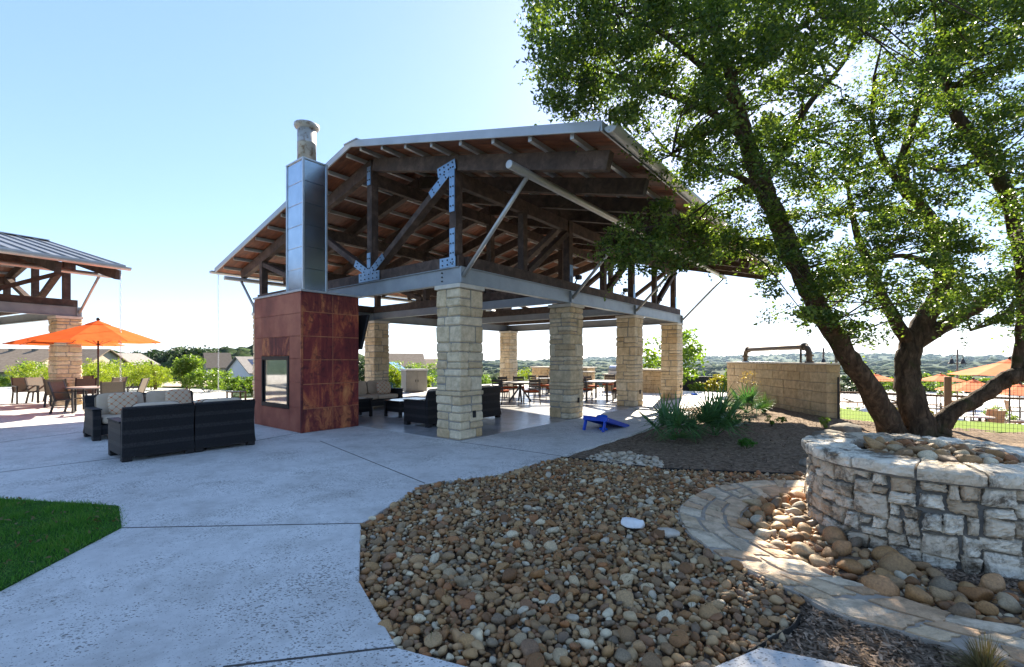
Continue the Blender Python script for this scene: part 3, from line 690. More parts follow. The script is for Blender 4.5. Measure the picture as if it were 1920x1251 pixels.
    # outrigger pipes under the eaves with slanting struts
    for s, ve, vo in ((-1, 0, -1.62), (1, VE, VE + min(1.62, vL - VE - .75))):
        zp = RZ(vo) - .19 - .30 - .085
        MB().tube([(-.46, vo, zp), (UE + .2, vo, zp)], .072, 16).build('eave_pipe', 'pipe', root, smooth=True, bevel=.004)
        for k in range(4):
            if not full and k < 2: continue
            u = k * SB + .06 if k < 3 else UE - .1
            MB().tube([(u + .02, ve + s * .02, HC + .14), (u, vo, zp - .05)], .041, 12).build('strut', 'pipe', root, smooth=True)
            MB().cbox(u - .05, u + .07, ve - .03, ve + .03, HC + .01, HC + .33, .004).build('bracket', 'steel', root)
    if full:
        for u, v, dz in ((4.6, .1, 0), (7.6, .1, 0), (10.6, .1, 0)):
            f = MB(); f.cbox(u - .09, u + .09, v - .16, v - .02, zc + .10, zc + .22, .02); f.beam((u, v + .02, zc), (u, v - .06, zc + .14), .03, .03)
            f.build('floodlight', 'black', root)
        f = MB(); f.lathe([(.05, 0), (.11, .10), (.12, .18), (.05, .24)], 14, (5.2, 5.6, 5.05)); f.build('spotlight', 'galv_trim', root)
pav = thing('pavilion', 'large open timber and steel pavilion on stone columns behind the rusted fireplace', 'pavilion', (OX, OY, 0), ROT)
make_pavilion(pav, 5.02, 6.63, 3.06, -3.33, 4.71, 11.28, -.45, 3 * SB + CW + .05, 100, True)
LX, LY = -23.4, 6.08
ROT2 = ROT + rad(10); LX, LY = -15.6 - 3 * SB * math.cos(ROT2), 15.8 - 3 * SB * math.sin(ROT2)
pav2 = thing('pavilion', 'second timber pavilion cut off by the left edge, its grey ribbed roof seen from above', 'pavilion', (LX, LY, 0), ROT2)
make_pavilion(pav2, 4.60, 6.2, 3.06, -3.33, 4.3, 11.28, -.45, 3 * SB + CW - .08, 300, False)
def rain_chain(name, x, y, z0, z1, label):
    m = MB(); z = z1; i = 0
    while z > z0:
        a = i * math.pi / 2; r = .022; pts = []
        for k in range(9):
            t = 2 * math.pi * k / 8; pts.append((x + math.cos(a) * math.cos(t) * r, y + math.sin(a) * math.cos(t) * r, z + math.sin(t) * .038))
        m.tube(pts, .006, 4, False); z -= .062; i += 1
    tag(m.build(name, 'galv_trim'), label, 'rain chain')
cx, cyy = UV(-.33, 11.28 + .14); rain_chain('rain_chain', cx, cyy, .02, 4.55, 'thin metal rain chain hanging from the main pavilion gutter beside the wicker seats')
q = (LX + 12.92 * math.cos(ROT2) + 3.47 * math.sin(ROT2), LY + 12.92 * math.sin(ROT2) - 3.47 * math.cos(ROT2)); rain_chain('rain_chain', q[0], q[1], .02, 4.44, 'thin metal rain chain hanging from the gutter tip of the left pavilion')
# ------------------------------------------------------------------ fireplace
def fireplace():
    t = thing('outdoor_fireplace', 'tall rusted steel outdoor fireplace with a galvanized chimney and glass firebox', 'fireplace', (OX, OY, 0), ROT)
    u0, u1, v0, v1, H = -1.49, -.085, 3.345, 5.70, 3.115
    ru = random.Random(4)
    # front face (u = u0) is split round the firebox; panels are separate sheets with fine seams
    fb0, fb1, fz0, fz1 = 3.95, 5.25, .55, 1.62
    core = MB()
    core.box(u0 + .015, u1 - .015, v0 + .015, fb0, 0, H - .02).box(u0 + .015, u1 - .015, fb1, v1 - .015, 0, H - .02).box(u0 + .016, u1 - .016, fb0 - .01, fb1 + .01, 0, fz0).box(u0 + .016, u1 - .016, fb0 - .01, fb1 + .01, fz1, H - .02)
    core.build('body', 'corten', t)
    p, q, q2 = 'corten', 'corten2', 'corten_even'
    def panel(m, a, b, ax, lo0, hi0, z0, z1):
        g = .004
        q_ = MB()
        if ax == 'u': q_.cbox(a, b, lo0 + g, hi0 - g, z0 + g, z1 - g, .003)
        else: q_.cbox(lo0 + g, hi0 - g, a, b, z0 + g, z1 - g, .003)
        q_.build('panel', m, t)
    zs = [0, .52, 1.06, 1.60, 2.12, 2.66, H - .03]
    # v0 side (towards the seating): two columns of panels
    for i in range(6):
        k = u0 + .03 + .50 * (u1 - u0)
        for a, b in ((u0 + .035, k), (k, u1)): panel(q if i in (0, 5) else p, v0 - .004, v0 + .012, 'v', a, b, zs[i], zs[i + 1])
        for a, b in ((u0, k), (k, u1)): panel(p, v1 - .012, v1 + .004, 'v', a, b, zs[i], zs[i + 1])
        for a, b in ((v0, v0 + 1.2), (v0 + 1.2, v1)):
            panel(q, u1 - .012, u1 + .004, 'u', a, b, zs[i], zs[i + 1])
    # u0 face
    for a, b, z0, z1, m in ((v0 + .035, fb0 - .06, 0, .55, q2), (fb0 - .06, fb1 + .02, 0, .48, q2), (fb1 + .02, v1, 0, .55, q2), (v0 + .035, fb0 - .06, .55, 1.10, q2), (v0 + .035, fb0 - .06, 1.10, 1.62, q2), (fb1 + .02, v1, .55, 1.10, q2),
                            (fb1 + .02, v1, 1.10, 1.62, q2), (fb0 - .06, fb1 + .02, 1.69, 2.12, q), (v0 + .035, fb0 - .06, 1.62, 2.12, q2), (fb1 + .02, v1, 1.62, 2.12, q2), (v0 + .035, fb1 + .02, 2.12, 2.62, q2), (fb1 + .02, v1, 2.12, 2.62, q2), (v0 + .035, fb1 + .02, 2.62, H - .03, q2), (fb1 + .02, v1, 2.62, H - .03, q2)):
        panel(m, u0 - .004, u0 + .012, 'u', a, b, z0, z1)
        sm = MB()
    for z in zs[1:-1]: sm.box(u0 + .035, u1, v0 - .0055, v0 - .003, z - .013, z + .007)
    sm.box(u0 + .03 + .5 * (u1 - u0) - .007, u0 + .03 + .5 * (u1 - u0) + .007, v0 - .0052, v0 - .003, .01, H - .04)
    sm.build('seam', 'rustline', t)
    MB().cbox(u0 - .012, u0 + .032, v0 - .012, v0 + .032, 0, H - .02, .004).build('corner_angle', 'corten2', t)
    MB().cbox(u0 - .03, u1 + .03, v0 - .03, v1 + .03, H - .025, H + .02, .004).build('top_cap', 'galv_trim', t)
    fr = MB(); a, b, c, d = fb0 - .05, fb1 + .015, .49, 1.68
    fr.box(u0 - .02, u0 + .012, a, fb0 + .03, c, d).box(u0 - .02, u0 + .012, fb1 - .03, b, c, d).box(u0 - .02, u0 + .011, fb0 + .03, fb1 - .03, c, fz0 + .03).box(u0 - .02, u0 + .011, fb0 + .03, fb1 - .03, fz1 - .03, d)
    fr.build('firebox_frame', 'black', t, bevel=.003)
    bx = MB(); bx.box(u0 + .25, u0 + .26, fb0, fb1, fz0, fz1).box(u0 + .02, u0 + .25, fb1 - .13, fb1 - .001, fz0, fz1)
    bx.build('firebox', 'black', t)
    MB().box(u0 + .012, u0 + .018, fb0 + .02, fb1 - .15, fz0 + .02, fz1 - .02).build('glass_pane', 'glass', t)
    # chimney box
    c0, c1, d0, d1, z0, z1 = -1.42, -.88, 3.40, 4.14, H + .02, 6.02
    ch = MB(); n = 6
    for i in range(n):
        a, b = z0 + (z1 - z0) * i / n + .003, z0 + (z1 - z0) * (i + 1) / n - .003
        ch.cbox(c0, c1, d0, d1, a, b, .004)
    chim = ch.build('chimney', 'galv', t)
    tr = MB()
    for u, v in ((c0, d0), (c0, d1), (c1, d0), (c1, d1)): tr.cbox(u - .02, u + .02, v - .02, v + .02, z0, z1, .003)
    tr.cbox(c0 - .025, c1 + .025, d0 - .025, d1 + .025, z1 - .01, z1 + .025, .003)
    tr.build('corner_trim', 'galv_trim', chim)
    cu, cv = (c0 + c1) / 2, (d0 + d1) / 2
    fl = MB(); fl.lathe([(.20, z1 + .02), (.20, z1 + .5), (.205, z1 + .505), (.20, z1 + .51), (.20, z1 + .82)], 28, (cu, cv, 0)); f = fl.build('flue', 'flue', t, smooth=True, bevel=0)
    cp = MB(); cp.lathe([(.18, z1 + .80), (.255, z1 + .86), (.275, z1 + .90), (.27, z1 + .935), (.20, z1 + .95), (.12, z1 + .93)], 28, (cu, cv, 0)); cp.build('flue_cap', 'flue', f, smooth=True)
    # television on the pavilion side, tipped forward
    tv = thing('television', 'black flat television mounted on the pavilion side of the rusted fireplace', 'television', (OX + RX * .12 - RY * 4.1, OY + RY * .12 + RX * 4.1, 2.28), ROT)
    mt = Matrix.Rotation(rad(14), 4, 'Y')
    MB().cbox(-.03, .04, -.72, .72, -.44, .44, .012, 0, RND, mt).build('housing', 'black', tv)
    MB().box(.041, .044, -.70, .70, -.42, .42, mt).build('screen', 'screen', tv)
    MB().box(-.20, .0, -.15, .15, -.15, .15).build('wall_bracket', 'black', tv)
fireplace()
# ================================================================== STONE FIRE PIT, PATH, RIVER ROCK
PC = (3.98, 4.38); PR = .99; PZ = .75
def firepit():
    t = thing('fire_pit', 'round rough limestone fire pit with a pale coping, filled with river rock, at the right', 'fire pit', (PC[0], PC[1], 0))
    r = random.Random(21); st = MB(); cp = MB()
    P = lambda s, z, d: ((PR - .075 + d) * math.cos(s / PR), (PR - .075 + d) * math.sin(s / PR), z)
    L = 2 * math.pi * PR; cells = []
    def split(s0, s1, t0, t1, dep):
        w, h = s1 - s0, t1 - t0
        big = w > .29 or h > .20 or (dep < 1)
        if not big and (r.random() < .82 or w < .2): cells.append((s0, s1, t0, t1)); return
        if w > h * 1.25 or h < .15:
            q = s0 + w * r.uniform(.35, .65); split(s0, q, t0, t1, dep + 1); split(q, s1, t0, t1, dep + 1)
        else:
            q = t0 + h * r.uniform(.35, .65); split(s0, s1, t0, q, dep + 1); split(s0, s1, q, t1, dep + 1)
    s = 0
    while s < L - .3:
        w = r.uniform(.42, .68); e = s + w if s + w < L - .4 else L; split(s, e, -.06, PZ - .098, 0); s = e
    for s0, s1, t0, t1 in cells: st.stone(P, s0 + .009, s1 - .009, t0 + .009, t1 - .009, .075, r, 8, .019, .009)
    wall = st.build('wall', 'pitstone', t)
    MB().lathe([(PR - .058, -.1), (PR - .058, PZ - .13), (.60, PZ - .13), (.60, PZ - .25)], 64, (0, 0, 0), False).build('mortar', 'pitmortar', wall, smooth=True)
    a = .3
    while a < .3 + 2 * math.pi - .05:
        w = r.uniform(.22, .50)
        if a + w > .3 + 2 * math.pi - .3: w = .3 + 2 * math.pi - a
        n1, n2, n3 = 16, 9, 4; g = .009; base = len(cp.v); hz = r.uniform(-.006, .006)
        prof = []                                                            # closed profile round the coping stone
        r0, r1, z0, z1 = .615, PR + .045, PZ - .098, PZ
        for k in range(n2 + 1): prof.append((r0 + (r1 - r0) * k / n2, z1))
        for k in range(1, n3 + 1): prof.append((r1, z1 - (z1 - z0) * k / n3))
        for k in range(1, n2 + 1): prof.append((r1 - (r1 - r0) * k / n2, z0))
        for k in range(1, n3): prof.append((r0, z0 + (z1 - z0) * k / n3))
        V = []; F = []; m = len(prof)
        for i in range(n1 + 1):
            an = a + g + (w - 2 * g) * i / n1
            for k, (rr, z) in enumerate(prof):
                ed = (k in (n2, n2 + n3)) * .008 + (i in (0, n1)) * .004
                d = .012 * math.sin(an * 17 + hz * 900) * math.sin(an * 41 + k * .4) + r.uniform(-.0075, .0075)
                V.append(((rr + (d if rr > .9 else 0) - ed) * math.cos(an), (rr + (d if rr > .9 else 0) - ed) * math.sin(an), z + hz + .5 * d - (ed if z > PZ - .05 else 0)))
        for i in range(n1):
            for k in range(m): F.append((i * m + k, i * m + (k + 1) % m, (i + 1) * m + (k + 1) % m, (i + 1) * m + k))
        F.append(tuple(range(m))); F.append(tuple(range(n1 * m, n1 * m + m))[::-1])
        cp.add(V, [f[::-1] for f in F]); a += w
    c = cp.build('coping', 'pitstone', t)
    MB().lathe([(.60, PZ - .14), (.66, PZ - .05), (PR + .01, PZ - .05), (PR + .01, PZ - .12)], 64, (0, 0, 0), False).build('mortar', 'pitmortar', c, smooth=True)
    MB().lathe([(.0, PZ - .03), (.3, PZ - .05), (.63, PZ - .11)], 40, (0, 0, 0), False).build('gravel_bed', 'soil', t)
firepit()
OUT = [(1509, 895), (1440, 895), (1388, 899), (1332, 908), (1294, 927), (1273, 946), (1275, 968), (1288, 990), (1313, 1008), (1358, 1040), (1426, 1070), (1486, 1096), (1577, 1141), (1667, 1164), (1757, 1190), (1840, 1212), (1930, 1236)]
INN = [(1507, 919), (1463, 923), (1426, 932), (1407, 942), (1392, 957), (1393, 970), (1399, 980), (1410, 992), (1426, 1002), (1471, 1025), (1524, 1051), (1561, 1072), (1614, 1085), (1678, 1104), (1746, 1126), (1840, 1151), (1930, 1166)]
def resample(poly, n):
    d = [0]; 
    for a, b in zip(poly, poly[1:]): d.append(d[-1] + math.dist(a, b))
    return [tuple(np.interp(d[-1] * i / (n - 1), d, [p[k] for p in poly]) for k in (0, 1)) for i in range(n)]
PO, PI_ = [G(*p, .03) for p in OUT], [G(*p, .03) for p in INN]
PO = [tuple(p) for p in spline(PO + [(2.95, 1.9), (4.1, 1.75)], 5)]; PI_ = [tuple(p) for p in spline(PI_ + [(3.3, 2.45), (4.2, 2.35)], 5)]
NP_ = 90; PO, PI_ = resample(PO, NP_), resample(PI_, NP_)
PATHPOLY = PO + PI_[::-1]
def flagstones():
    r = random.Random(5); m = MB(); b = MB()
    def P(s, t, d):
        k = min(max(s, 0), .9999) * (NP_ - 1); i = int(k); f = k - i
        a = [PO[i][q] * (1 - f) + PO[i + 1][q] * f for q in (0, 1)]; c = [PI_[i][q] * (1 - f) + PI_[i + 1][q] * f for q in (0, 1)]
        return (a[0] * (1 - t) + c[0] * t, a[1] * (1 - t) + c[1] * t, -.018 + d * .5)
    Ln = sum(math.dist(PO[i], PO[i + 1]) for i in range(NP_ - 1))
    s = 0
    while s < .985:
        e = min(1, s + r.uniform(.34, .52) / Ln)
        if 1 - e < .05: e = 1
        ts = [0] + sorted({round(.33 + r.uniform(-.07, .07), 3), round(.66 + r.uniform(-.07, .07), 3)} if r.random() < .6 else {round(r.uniform(.4, .6), 3)}) + [1]
        for a, c in zip(ts, ts[1:]):
            cut = [s, e] if r.random() < .35 else [s, s + (e - s) * r.uniform(.35, .65), e]
            for x0, x1 in zip(cut, cut[1:]):
                k = len(m.v); g = .015 / Ln
                m.stone(lambda S_, T_, D_: P(S_, T_, D_), x0 + g, x1 - g, a + .03, c - .03, .05, r, 6, .008, .004)
        s = e
    V = []; F = []
    for i in range(NP_): V += [(PO[i][0], PO[i][1], -.06), (PO[i][0], PO[i][1], -.014), (PI_[i][0], PI_[i][1], -.014), (PI_[i][0], PI_[i][1], -.06)]
    for i in range(NP_ - 1):
        for k in range(3): F.append((4 * i + k, 4 * i + k + 1, 4 * i + 5 + k, 4 * i + 4 + k))
    b.add(V, F); kind(b.build('path_bed', 'flagmortar'), 'structure')
    kind(m.build('path', 'flag'), 'structure')
flagstones()
# ---- river rock
def ico(n):
    bm = bmesh.new(); bmesh.ops.create_icosphere(bm, subdivisions=n, radius=1); V = np.array([v.co[:] for v in bm.verts]); F = np.array([[v.index for v in f.verts] for f in bm.faces]); bm.free(); return V, F
ICO = {n: ico(n) for n in (1, 2, 3)}
def lump(V, rng, amp=.19):
    out = V.copy(); f = np.ones(len(V))
    for k in range(4):
        d = rng.normal(size=3); d /= np.linalg.norm(d); w = rng.uniform(1.2, 3.2); f += amp * (.8 ** k) * np.sin(V @ d * w + rng.uniform(0, 6.28))
    out *= f[:, None]
    for k in range(5):                                                      # a few flattened sides
        d = rng.normal(size=3); d /= np.linalg.norm(d); h = rng.uniform(.52, .88); q = out @ d; m = q > h; out[m] -= np.outer((q[m] - h) * .8, d)
    return out
def pebble(rng, L, n):
    V, F = ICO[n]; V = lump(V, rng) * np.array([1, rng.uniform(.62, .95), rng.uniform(.42, .75)]) * L / 2
    a, b, c = rng.uniform(0, 6.28), rng.normal() * .3, rng.normal() * .3
    ca, sa = math.cos(a), math.sin(a); R = np.array([[ca, -sa, 0], [sa, ca, 0], [0, 0, 1]])
    R = R @ np.array([[1, 0, 0], [0, math.cos(b), -math.sin(b)], [0, math.sin(b), math.cos(b)]]) @ np.array([[math.cos(c), 0, math.sin(c)], [0, 1, 0], [-math.sin(c), 0, math.cos(c)]])
    return V @ R.T, F
EDG = [G(1052, 856), G(1085, 859), G(1140, 866), G(1240, 877), G(1330, 881), G(1420, 884), G(1509, 888)]
BED = [p for p in BED_EDGE if p[1] < G(1052, 855)[1] + .01 and p[0] < 1.39] 
BED = BED[:] + [G(1425, 1212), G(1480, 1180), G(1500, 1112)] + [p for p in PO[::-1] if p[1] > G(1500, 1112)[1] - .02] + EDG[::-1]
RING = [p for p in PI_] + [(4.2, 3.2), (3.2, 3.3)]
def scatter(poly, sizes, zf, hole=None, k=.43, seed=1, tries=60000, big_near=False, bounds=None):
    """dart throwing, big stones first"""
    rng = random.Random(seed); xs = [p[0] for p in poly]; ys = [p[1] for p in poly]; cell = .2; grid = {}; out = []
    for (n, a, b) in sizes:
        got = 0
        for _ in range(tries):
            if got >= n: break
            x, y = rng.uniform(min(xs), max(xs)), rng.uniform(min(ys), max(ys))
            if not inpoly(x, y, poly) or (hole and hole(x, y)): continue
            L = rng.uniform(a, b); ci, cj = int(x // cell), int(y // cell); ok = True
            for i in (-1, 0, 1):
                for j in (-1, 0, 1):
                    for (px, py, pl) in grid.get((ci + i, cj + j), ()):
                        if math.hypot(px - x, py - y) < k * (pl + L) : ok = False; break
                    if not ok: break
                if not ok: break
            if not ok: continue
            grid.setdefault((ci, cj), []).append((x, y, L)); out.append((x, y, L)); got += 1
    return out
def rock_mass(name, items, mat, zf, seed, lvl=None):
    rng = np.random.default_rng(seed); Vs = []; Fs = []; o = 0
    for x, y, L in items:
        n = 2 if L * FPX / max(y, 1.5) > 12 else 1
        V, F = pebble(rng, L, n); V = V + np.array([x, y, zf(x, y) + L * rng.uniform(.10, .24)]); Vs.append(V); Fs.append(F + o); o += len(V)
    return kind(link(name, npmesh(name, np.concatenate(Vs), np.concatenate(Fs)), mat, smooth=True), 'stuff')
ROCKM = []
def single_rocks(items, label, group, zf, seed):
    rng = np.random.default_rng(seed)
    if not ROCKM:
        for i in range(14):
            V, F = pebble(rng, 1.0, 3); me = npmesh('river_rock', V, F); me.materials.append(MT['rock1']); me.polygons.foreach_set('use_smooth', [True] * len(me.polygons)); ROCKM.append(me)
    for x, y, L in items:
        o = bpy.data.objects.new('river_rock', ROCKM[int(rng.integers(14))]); COL.objects.link(o); o.scale = (L, L * rng.uniform(.85, 1.1), L * rng.uniform(.85, 1.15))
        o.rotation_euler = (rng.normal() * .2, rng.normal() * .2, rng.uniform(0, 6.28)); o.location = (x, y, zf(x, y) + L * .2)
        tag(o, label, 'rock', group)
flat = lambda x, y: -.035
WHITE = G(1186, 985); SLAB = G(1253, 1003)
inpath = lambda x, y: inpoly(x, y, PATHPOLY) or math.dist((x, y), WHITE) < .07 or math.dist((x, y), SLAB) < .06
near = lambda y: y
bed_big = scatter(BED, [(9, .14, .17), (230, .095, .135)], flat, inpath, .40, 3)
bed_big.sort(key=lambda p: -p[2] / p[1])
bed_one = [p for p in bed_big if p[1] < 5.0][:170]; rest = [p for p in bed_big if p not in bed_one]
def avoid(x, y): return inpath(x, y) or any(math.hypot(x - a, y - b) < .40 * L for a, b, L in bed_big)
small = scatter(BED, [(1100, .065, .10), (3400, .042, .07), (3000, .028, .045)], flat, avoid, .37, 8, 40000)
fill = scatter(BED, [(4200, .04, .07)], flat, inpath, .27, 12, 40000)
rock_mass('river_rock_bed', rest + small, 'rock', flat, 5)
rock_mass('river_rock_underlayer', [(x, y, L) for x, y, L in fill], 'rock', lambda x, y: -.052, 6)
single_rocks(bed_one, 'one of the larger river rocks lying in the pebble bed in front', 'large rocks in the pebble bed', flat, 9)
notpit = lambda x, y: math.dist((x, y), PC) < PR + .03 or inpoly(x, y, PATHPOLY) or x > 5
ring = scatter(RING, [(60, .14, .22), (80, .10, .15)], flat, notpit, .40, 14)
single_rocks(ring[:95], 'brown river rock in the trench between the flagstone path and the fire pit wall', 'rocks round the fire pit foot', flat, 15)
ringsmall = scatter(RING, [(700, .05, .09)], flat, lambda x, y: notpit(x, y) or any(math.hypot(x - a, y - b) < .4 * L for a, b, L in ring), .37, 16)
rock_mass('small_ring_rock', ringsmall + ring[95:], 'rock', lambda x, y: -.05, 17)
PITP = [(PC[0] + .585 * math.cos(a * .2), PC[1] + .585 * math.sin(a * .2)) for a in range(32)]
pitz = lambda x, y: PZ - .085 + .085 * (1 - min(1, (math.dist((x, y), PC) / .6) ** 2))
inpit = scatter(PITP, [(1, .23, .24), (34, .13, .18), (60, .085, .12)], pitz, None, .40, 18)
single_rocks(inpit, 'smooth river rock heaped inside the ring of the fire pit', 'rocks heaped in the fire pit', pitz, 19)
rock_mass('pit_gravel', scatter(PITP, [(400, .04, .07)], pitz, None, .33, 20), 'rock', pitz, 21)
PALE = [G(1100, 856), G(1130, 846), G(1190, 848), G(1242, 862), G(1240, 876), G(1150, 868)]
rock_mass('pale_cobbles', scatter(PALE, [(40, .10, .15), (160, .05, .09)], flat, None, .38, 22), 'palerock', lambda x, y: -.04, 23)
def lumpy(name, label, cat, loc, size, mat, seed, rot=0, amp=.16, tilt=0):
    rng = np.random.default_rng(seed); V, F = ICO[3]; V = lump(V, rng, amp); V = lump(V, rng, .05)
    V = np.sign(V) * np.abs(V) ** .85 * np.array(size) / 2
    V += rng.normal(size=V.shape) * .013 * min(size)
    o = link(name, npmesh(name, V, F), mat, smooth=False); o.location = loc; o.rotation_euler = (tilt, 0, rot); return tag(o, label, cat)
lumpy('white_rock', 'bright white limestone lump lying on the brown pebbles', 'rock', (WHITE[0], WHITE[1], .028), (.30, .19, .115), 'whiterock', 5, .15, .2)
lumpy('slab_rock', 'flat tan limestone slab lying beside the white rock on the pebbles', 'rock', (SLAB[0], SLAB[1], .015), (.23, .12, .10), 'slabrock', 4, -.4)
b1 = G(1590, 812); lumpy('boulder', 'large grey boulder at the garden wall end behind the fire pit', 'boulder', (b1[0], b1[1], .05), (.72, .55, .42), 'boulder', 6, .3)
b2 = G(1555, 818); lumpy('boulder', 'low flat boulder just left of the large grey boulder', 'boulder', (b2[0], b2[1], .02), (.62, .40, .26), 'boulder', 8, -.3)
b3 = G(1512, 866); lumpy('boulder', 'small grey stone half buried in the mulch beside the fire pit coping', 'boulder', (b3[0], b3[1], -.01), (.28, .22, .14), 'boulder', 11, .1)
# steel edging strips, mulch chips
for pts, lb in ((EDG, 'long black steel edging strip between the pebble bed and the mulch'), ([G(1400, 1222), G(1454, 1190), G(1484, 1174), G(1500, 1150)], 'short black steel edging strip at the pebble bed end near the front slab')):
    m = MB()
    for a, b in zip(pts, pts[1:]): m.beam((a[0], a[1], -.035), (b[0], b[1], -.035), .006, .07)
    tag(m.build('edging_strip', 'edging'), lb, 'edging')
def chips():
    rng = NP; n = 26000
    y = rng.uniform(2.2, 12.4, n) ** 1.0; x = rng.uniform(.9, 9.5, n)
    near_ = rng.random(n) < .40; y[near_] = rng.uniform(2.3, 3.6, near_.sum()); x[near_] = rng.uniform(1.3, 4.6, near_.sum())
    ok = np.array([not inpoly(a, b, BED) and not inpoly(a, b, PATHPOLY) and math.dist((a, b), PC) > PR + .05 and not inpoly(a, b, PLAZA) and not inpoly(a, b, RING) and beyond(a, b) < .2 for a, b in zip(x, y)])
    x, y = x[ok], y[ok]; z = np.array([bedz(a, b) for a, b in zip(x, y)]) + rng.uniform(.004, .02, len(x))
    d = rng.normal(size=(len(x), 3)); d[:, 2] *= .25; d /= np.linalg.norm(d, axis=1)[:, None]; u = rng.normal(size=(len(x), 3)) * .35; u[:, 2] = 1
    s = np.cross(d, u); s /= np.linalg.norm(s, axis=1)[:, None]
    l = rng.uniform(.010, .032, len(x))[:, None]; w = rng.uniform(.003, .009, len(x))[:, None]; C = np.c_[x, y, z]
    V = np.stack([C - d * l - s * w, C - d * l + s * w, C + d * l + s * w * .6, C + d * l - s * w * .6], 1)
    kind(link('mulch_chips', npmesh('mulch_chips', V.reshape(-1, 3), np.arange(4 * len(x)).reshape(-1, 4)), 'chip'), 'stuff')
    # dry twigs and leaf bits among the pebbles
    n = 420; x = rng.uniform(-.7, 2.2, n); y = rng.uniform(2.4, 6.2, n); ok = np.array([inpoly(a, b, BED) for a, b in zip(x, y)]); C = np.c_[x, y, rng.uniform(.02, .06, n)][ok]
    V, F = leaf_quads(C, .06, .006, 3); kind(link('dry_straw', npmesh('dry_straw', V, F), 'strawgrass'), 'stuff')
chips()
# ================================================================== OAK
def px3(p): v = at(p[0], p[1], p[2]); return (v.x, v.y, v.z, p[3])
OAK_T = [[(1686, 838, 9.9, .34), (1676, 815, 9.9, .27), (1640, 745, 9.65, .215), (1594, 675, 9.35, .188), (1548, 600, 9.05, .178), (1516, 545, 8.85, .172), (1482, 470, 8.65, .165), (1452, 400, 8.5, .155), (1428, 340, 8.4, .155), (1402, 270, 8.3, .13), (1388, 210, 8.2, .105), (1368, 140, 8.1, .08), (1345, 70, 8.0, .055), (1330, 0, 7.9, .03)],
         [(1722, 836, 10.0, .36), (1722, 800, 10.0, .29), (1708, 745, 10.05, .25), (1702, 690, 10.15, .225), (1712, 640, 10.2, .215), (1746, 580, 10.15, .19), (1769, 530, 10.1, .165), (1762, 465, 10.0, .14), (1742, 405, 9.9, .12), (1706, 365, 9.8, .10), (1692, 300, 9.7, .085), (1718, 210, 9.6, .06), (1742, 110, 9.5, .035)],
         [(1752, 836, 9.9, .32), (1756, 812, 9.9, .24), (1776, 780, 9.8, .165), (1826, 752, 9.65, .145), (1868, 724, 9.5, .145), (1902, 704, 9.4, .16), (1956, 690, 9.2, .15), (2020, 640, 9.0, .13), (2060, 560, 8.8, .11), (2080, 450, 8.6, .08)]]
OAK_B = [[(1710, 648, 10.2, .15), (1668, 582, 10.1, .12), (1634, 508, 9.9, .09), (1604, 430, 9.7, .065), (1588, 340, 9.5, .03)],
         [(1708, 648, 10.2, .18), (1790, 598, 10.0, .15), (1850, 562, 9.8, .13), (1920, 500, 9.6, .115), (1985, 420, 9.4, .09), (2030, 330, 9.2, .05)],
         [(1906, 702, 9.4, .10), (1912, 640, 9.35, .08), (1916, 560, 9.2, .085), (1912, 470, 9.0, .10), (1885, 360, 8.9, .12), (1856, 310, 8.8, .12), (1802, 230, 8.7, .10), (1782, 180, 8.6, .08), (1760, 90, 8.5, .05)],
         [(1484, 475, 8.65, .09), (1420, 458, 8.4, .075), (1340, 440, 8.2, .06), (1250, 425, 8.0, .045), (1180, 440, 7.9, .03), (1130, 470, 7.85, .015)],
         [(1408, 285, 8.3, .09), (1370, 235, 8.2, .07), (1300, 195, 8.0, .055), (1200, 160, 7.8, .04), (1100, 120, 7.6, .025), (1030, 100, 7.5, .012)],
         [(1432, 345, 8.4, .09), (1470, 280, 8.6, .07), (1520, 190, 8.8, .055), (1580, 120, 9.0, .035), (1620, 40, 9.1, .02)],
         [(1382, 195, 8.2, .07), (1300, 110, 7.6, .05), (1220, 50, 7.2, .035), (1120, 10, 6.9, .02)],
         [(1455, 405, 8.5, .08), (1400, 340, 8.1, .055), (1320, 310, 7.9, .035), (1260, 290, 7.8, .02)],
         [(1745, 410, 9.9, .07), (1660, 390, 9.6, .055), (1580, 400, 9.4, .04), (1520, 410, 9.3, .02)],
         [(1765, 500, 10, .07), (1690, 480, 9.8, .05), (1610, 500, 9.7, .035), (1550, 560, 9.6, .02)],
         [(1850, 300, 8.8, .07), (1780, 320, 8.9, .05), (1690, 300, 9.0, .03)],
         [(1912, 560, 9.2, .06), (1870, 600, 9.2, .04), (1820, 620, 9.2, .02)],
         [(1370, 145, 8.1, .06), (1450, 80, 7.6, .05), (1550, 20, 7.2, .035), (1650, -60, 7.0, .02)],
         [(1700, 370, 9.8, .07), (1640, 260, 9.2, .05), (1640, 140, 8.7, .035)]]
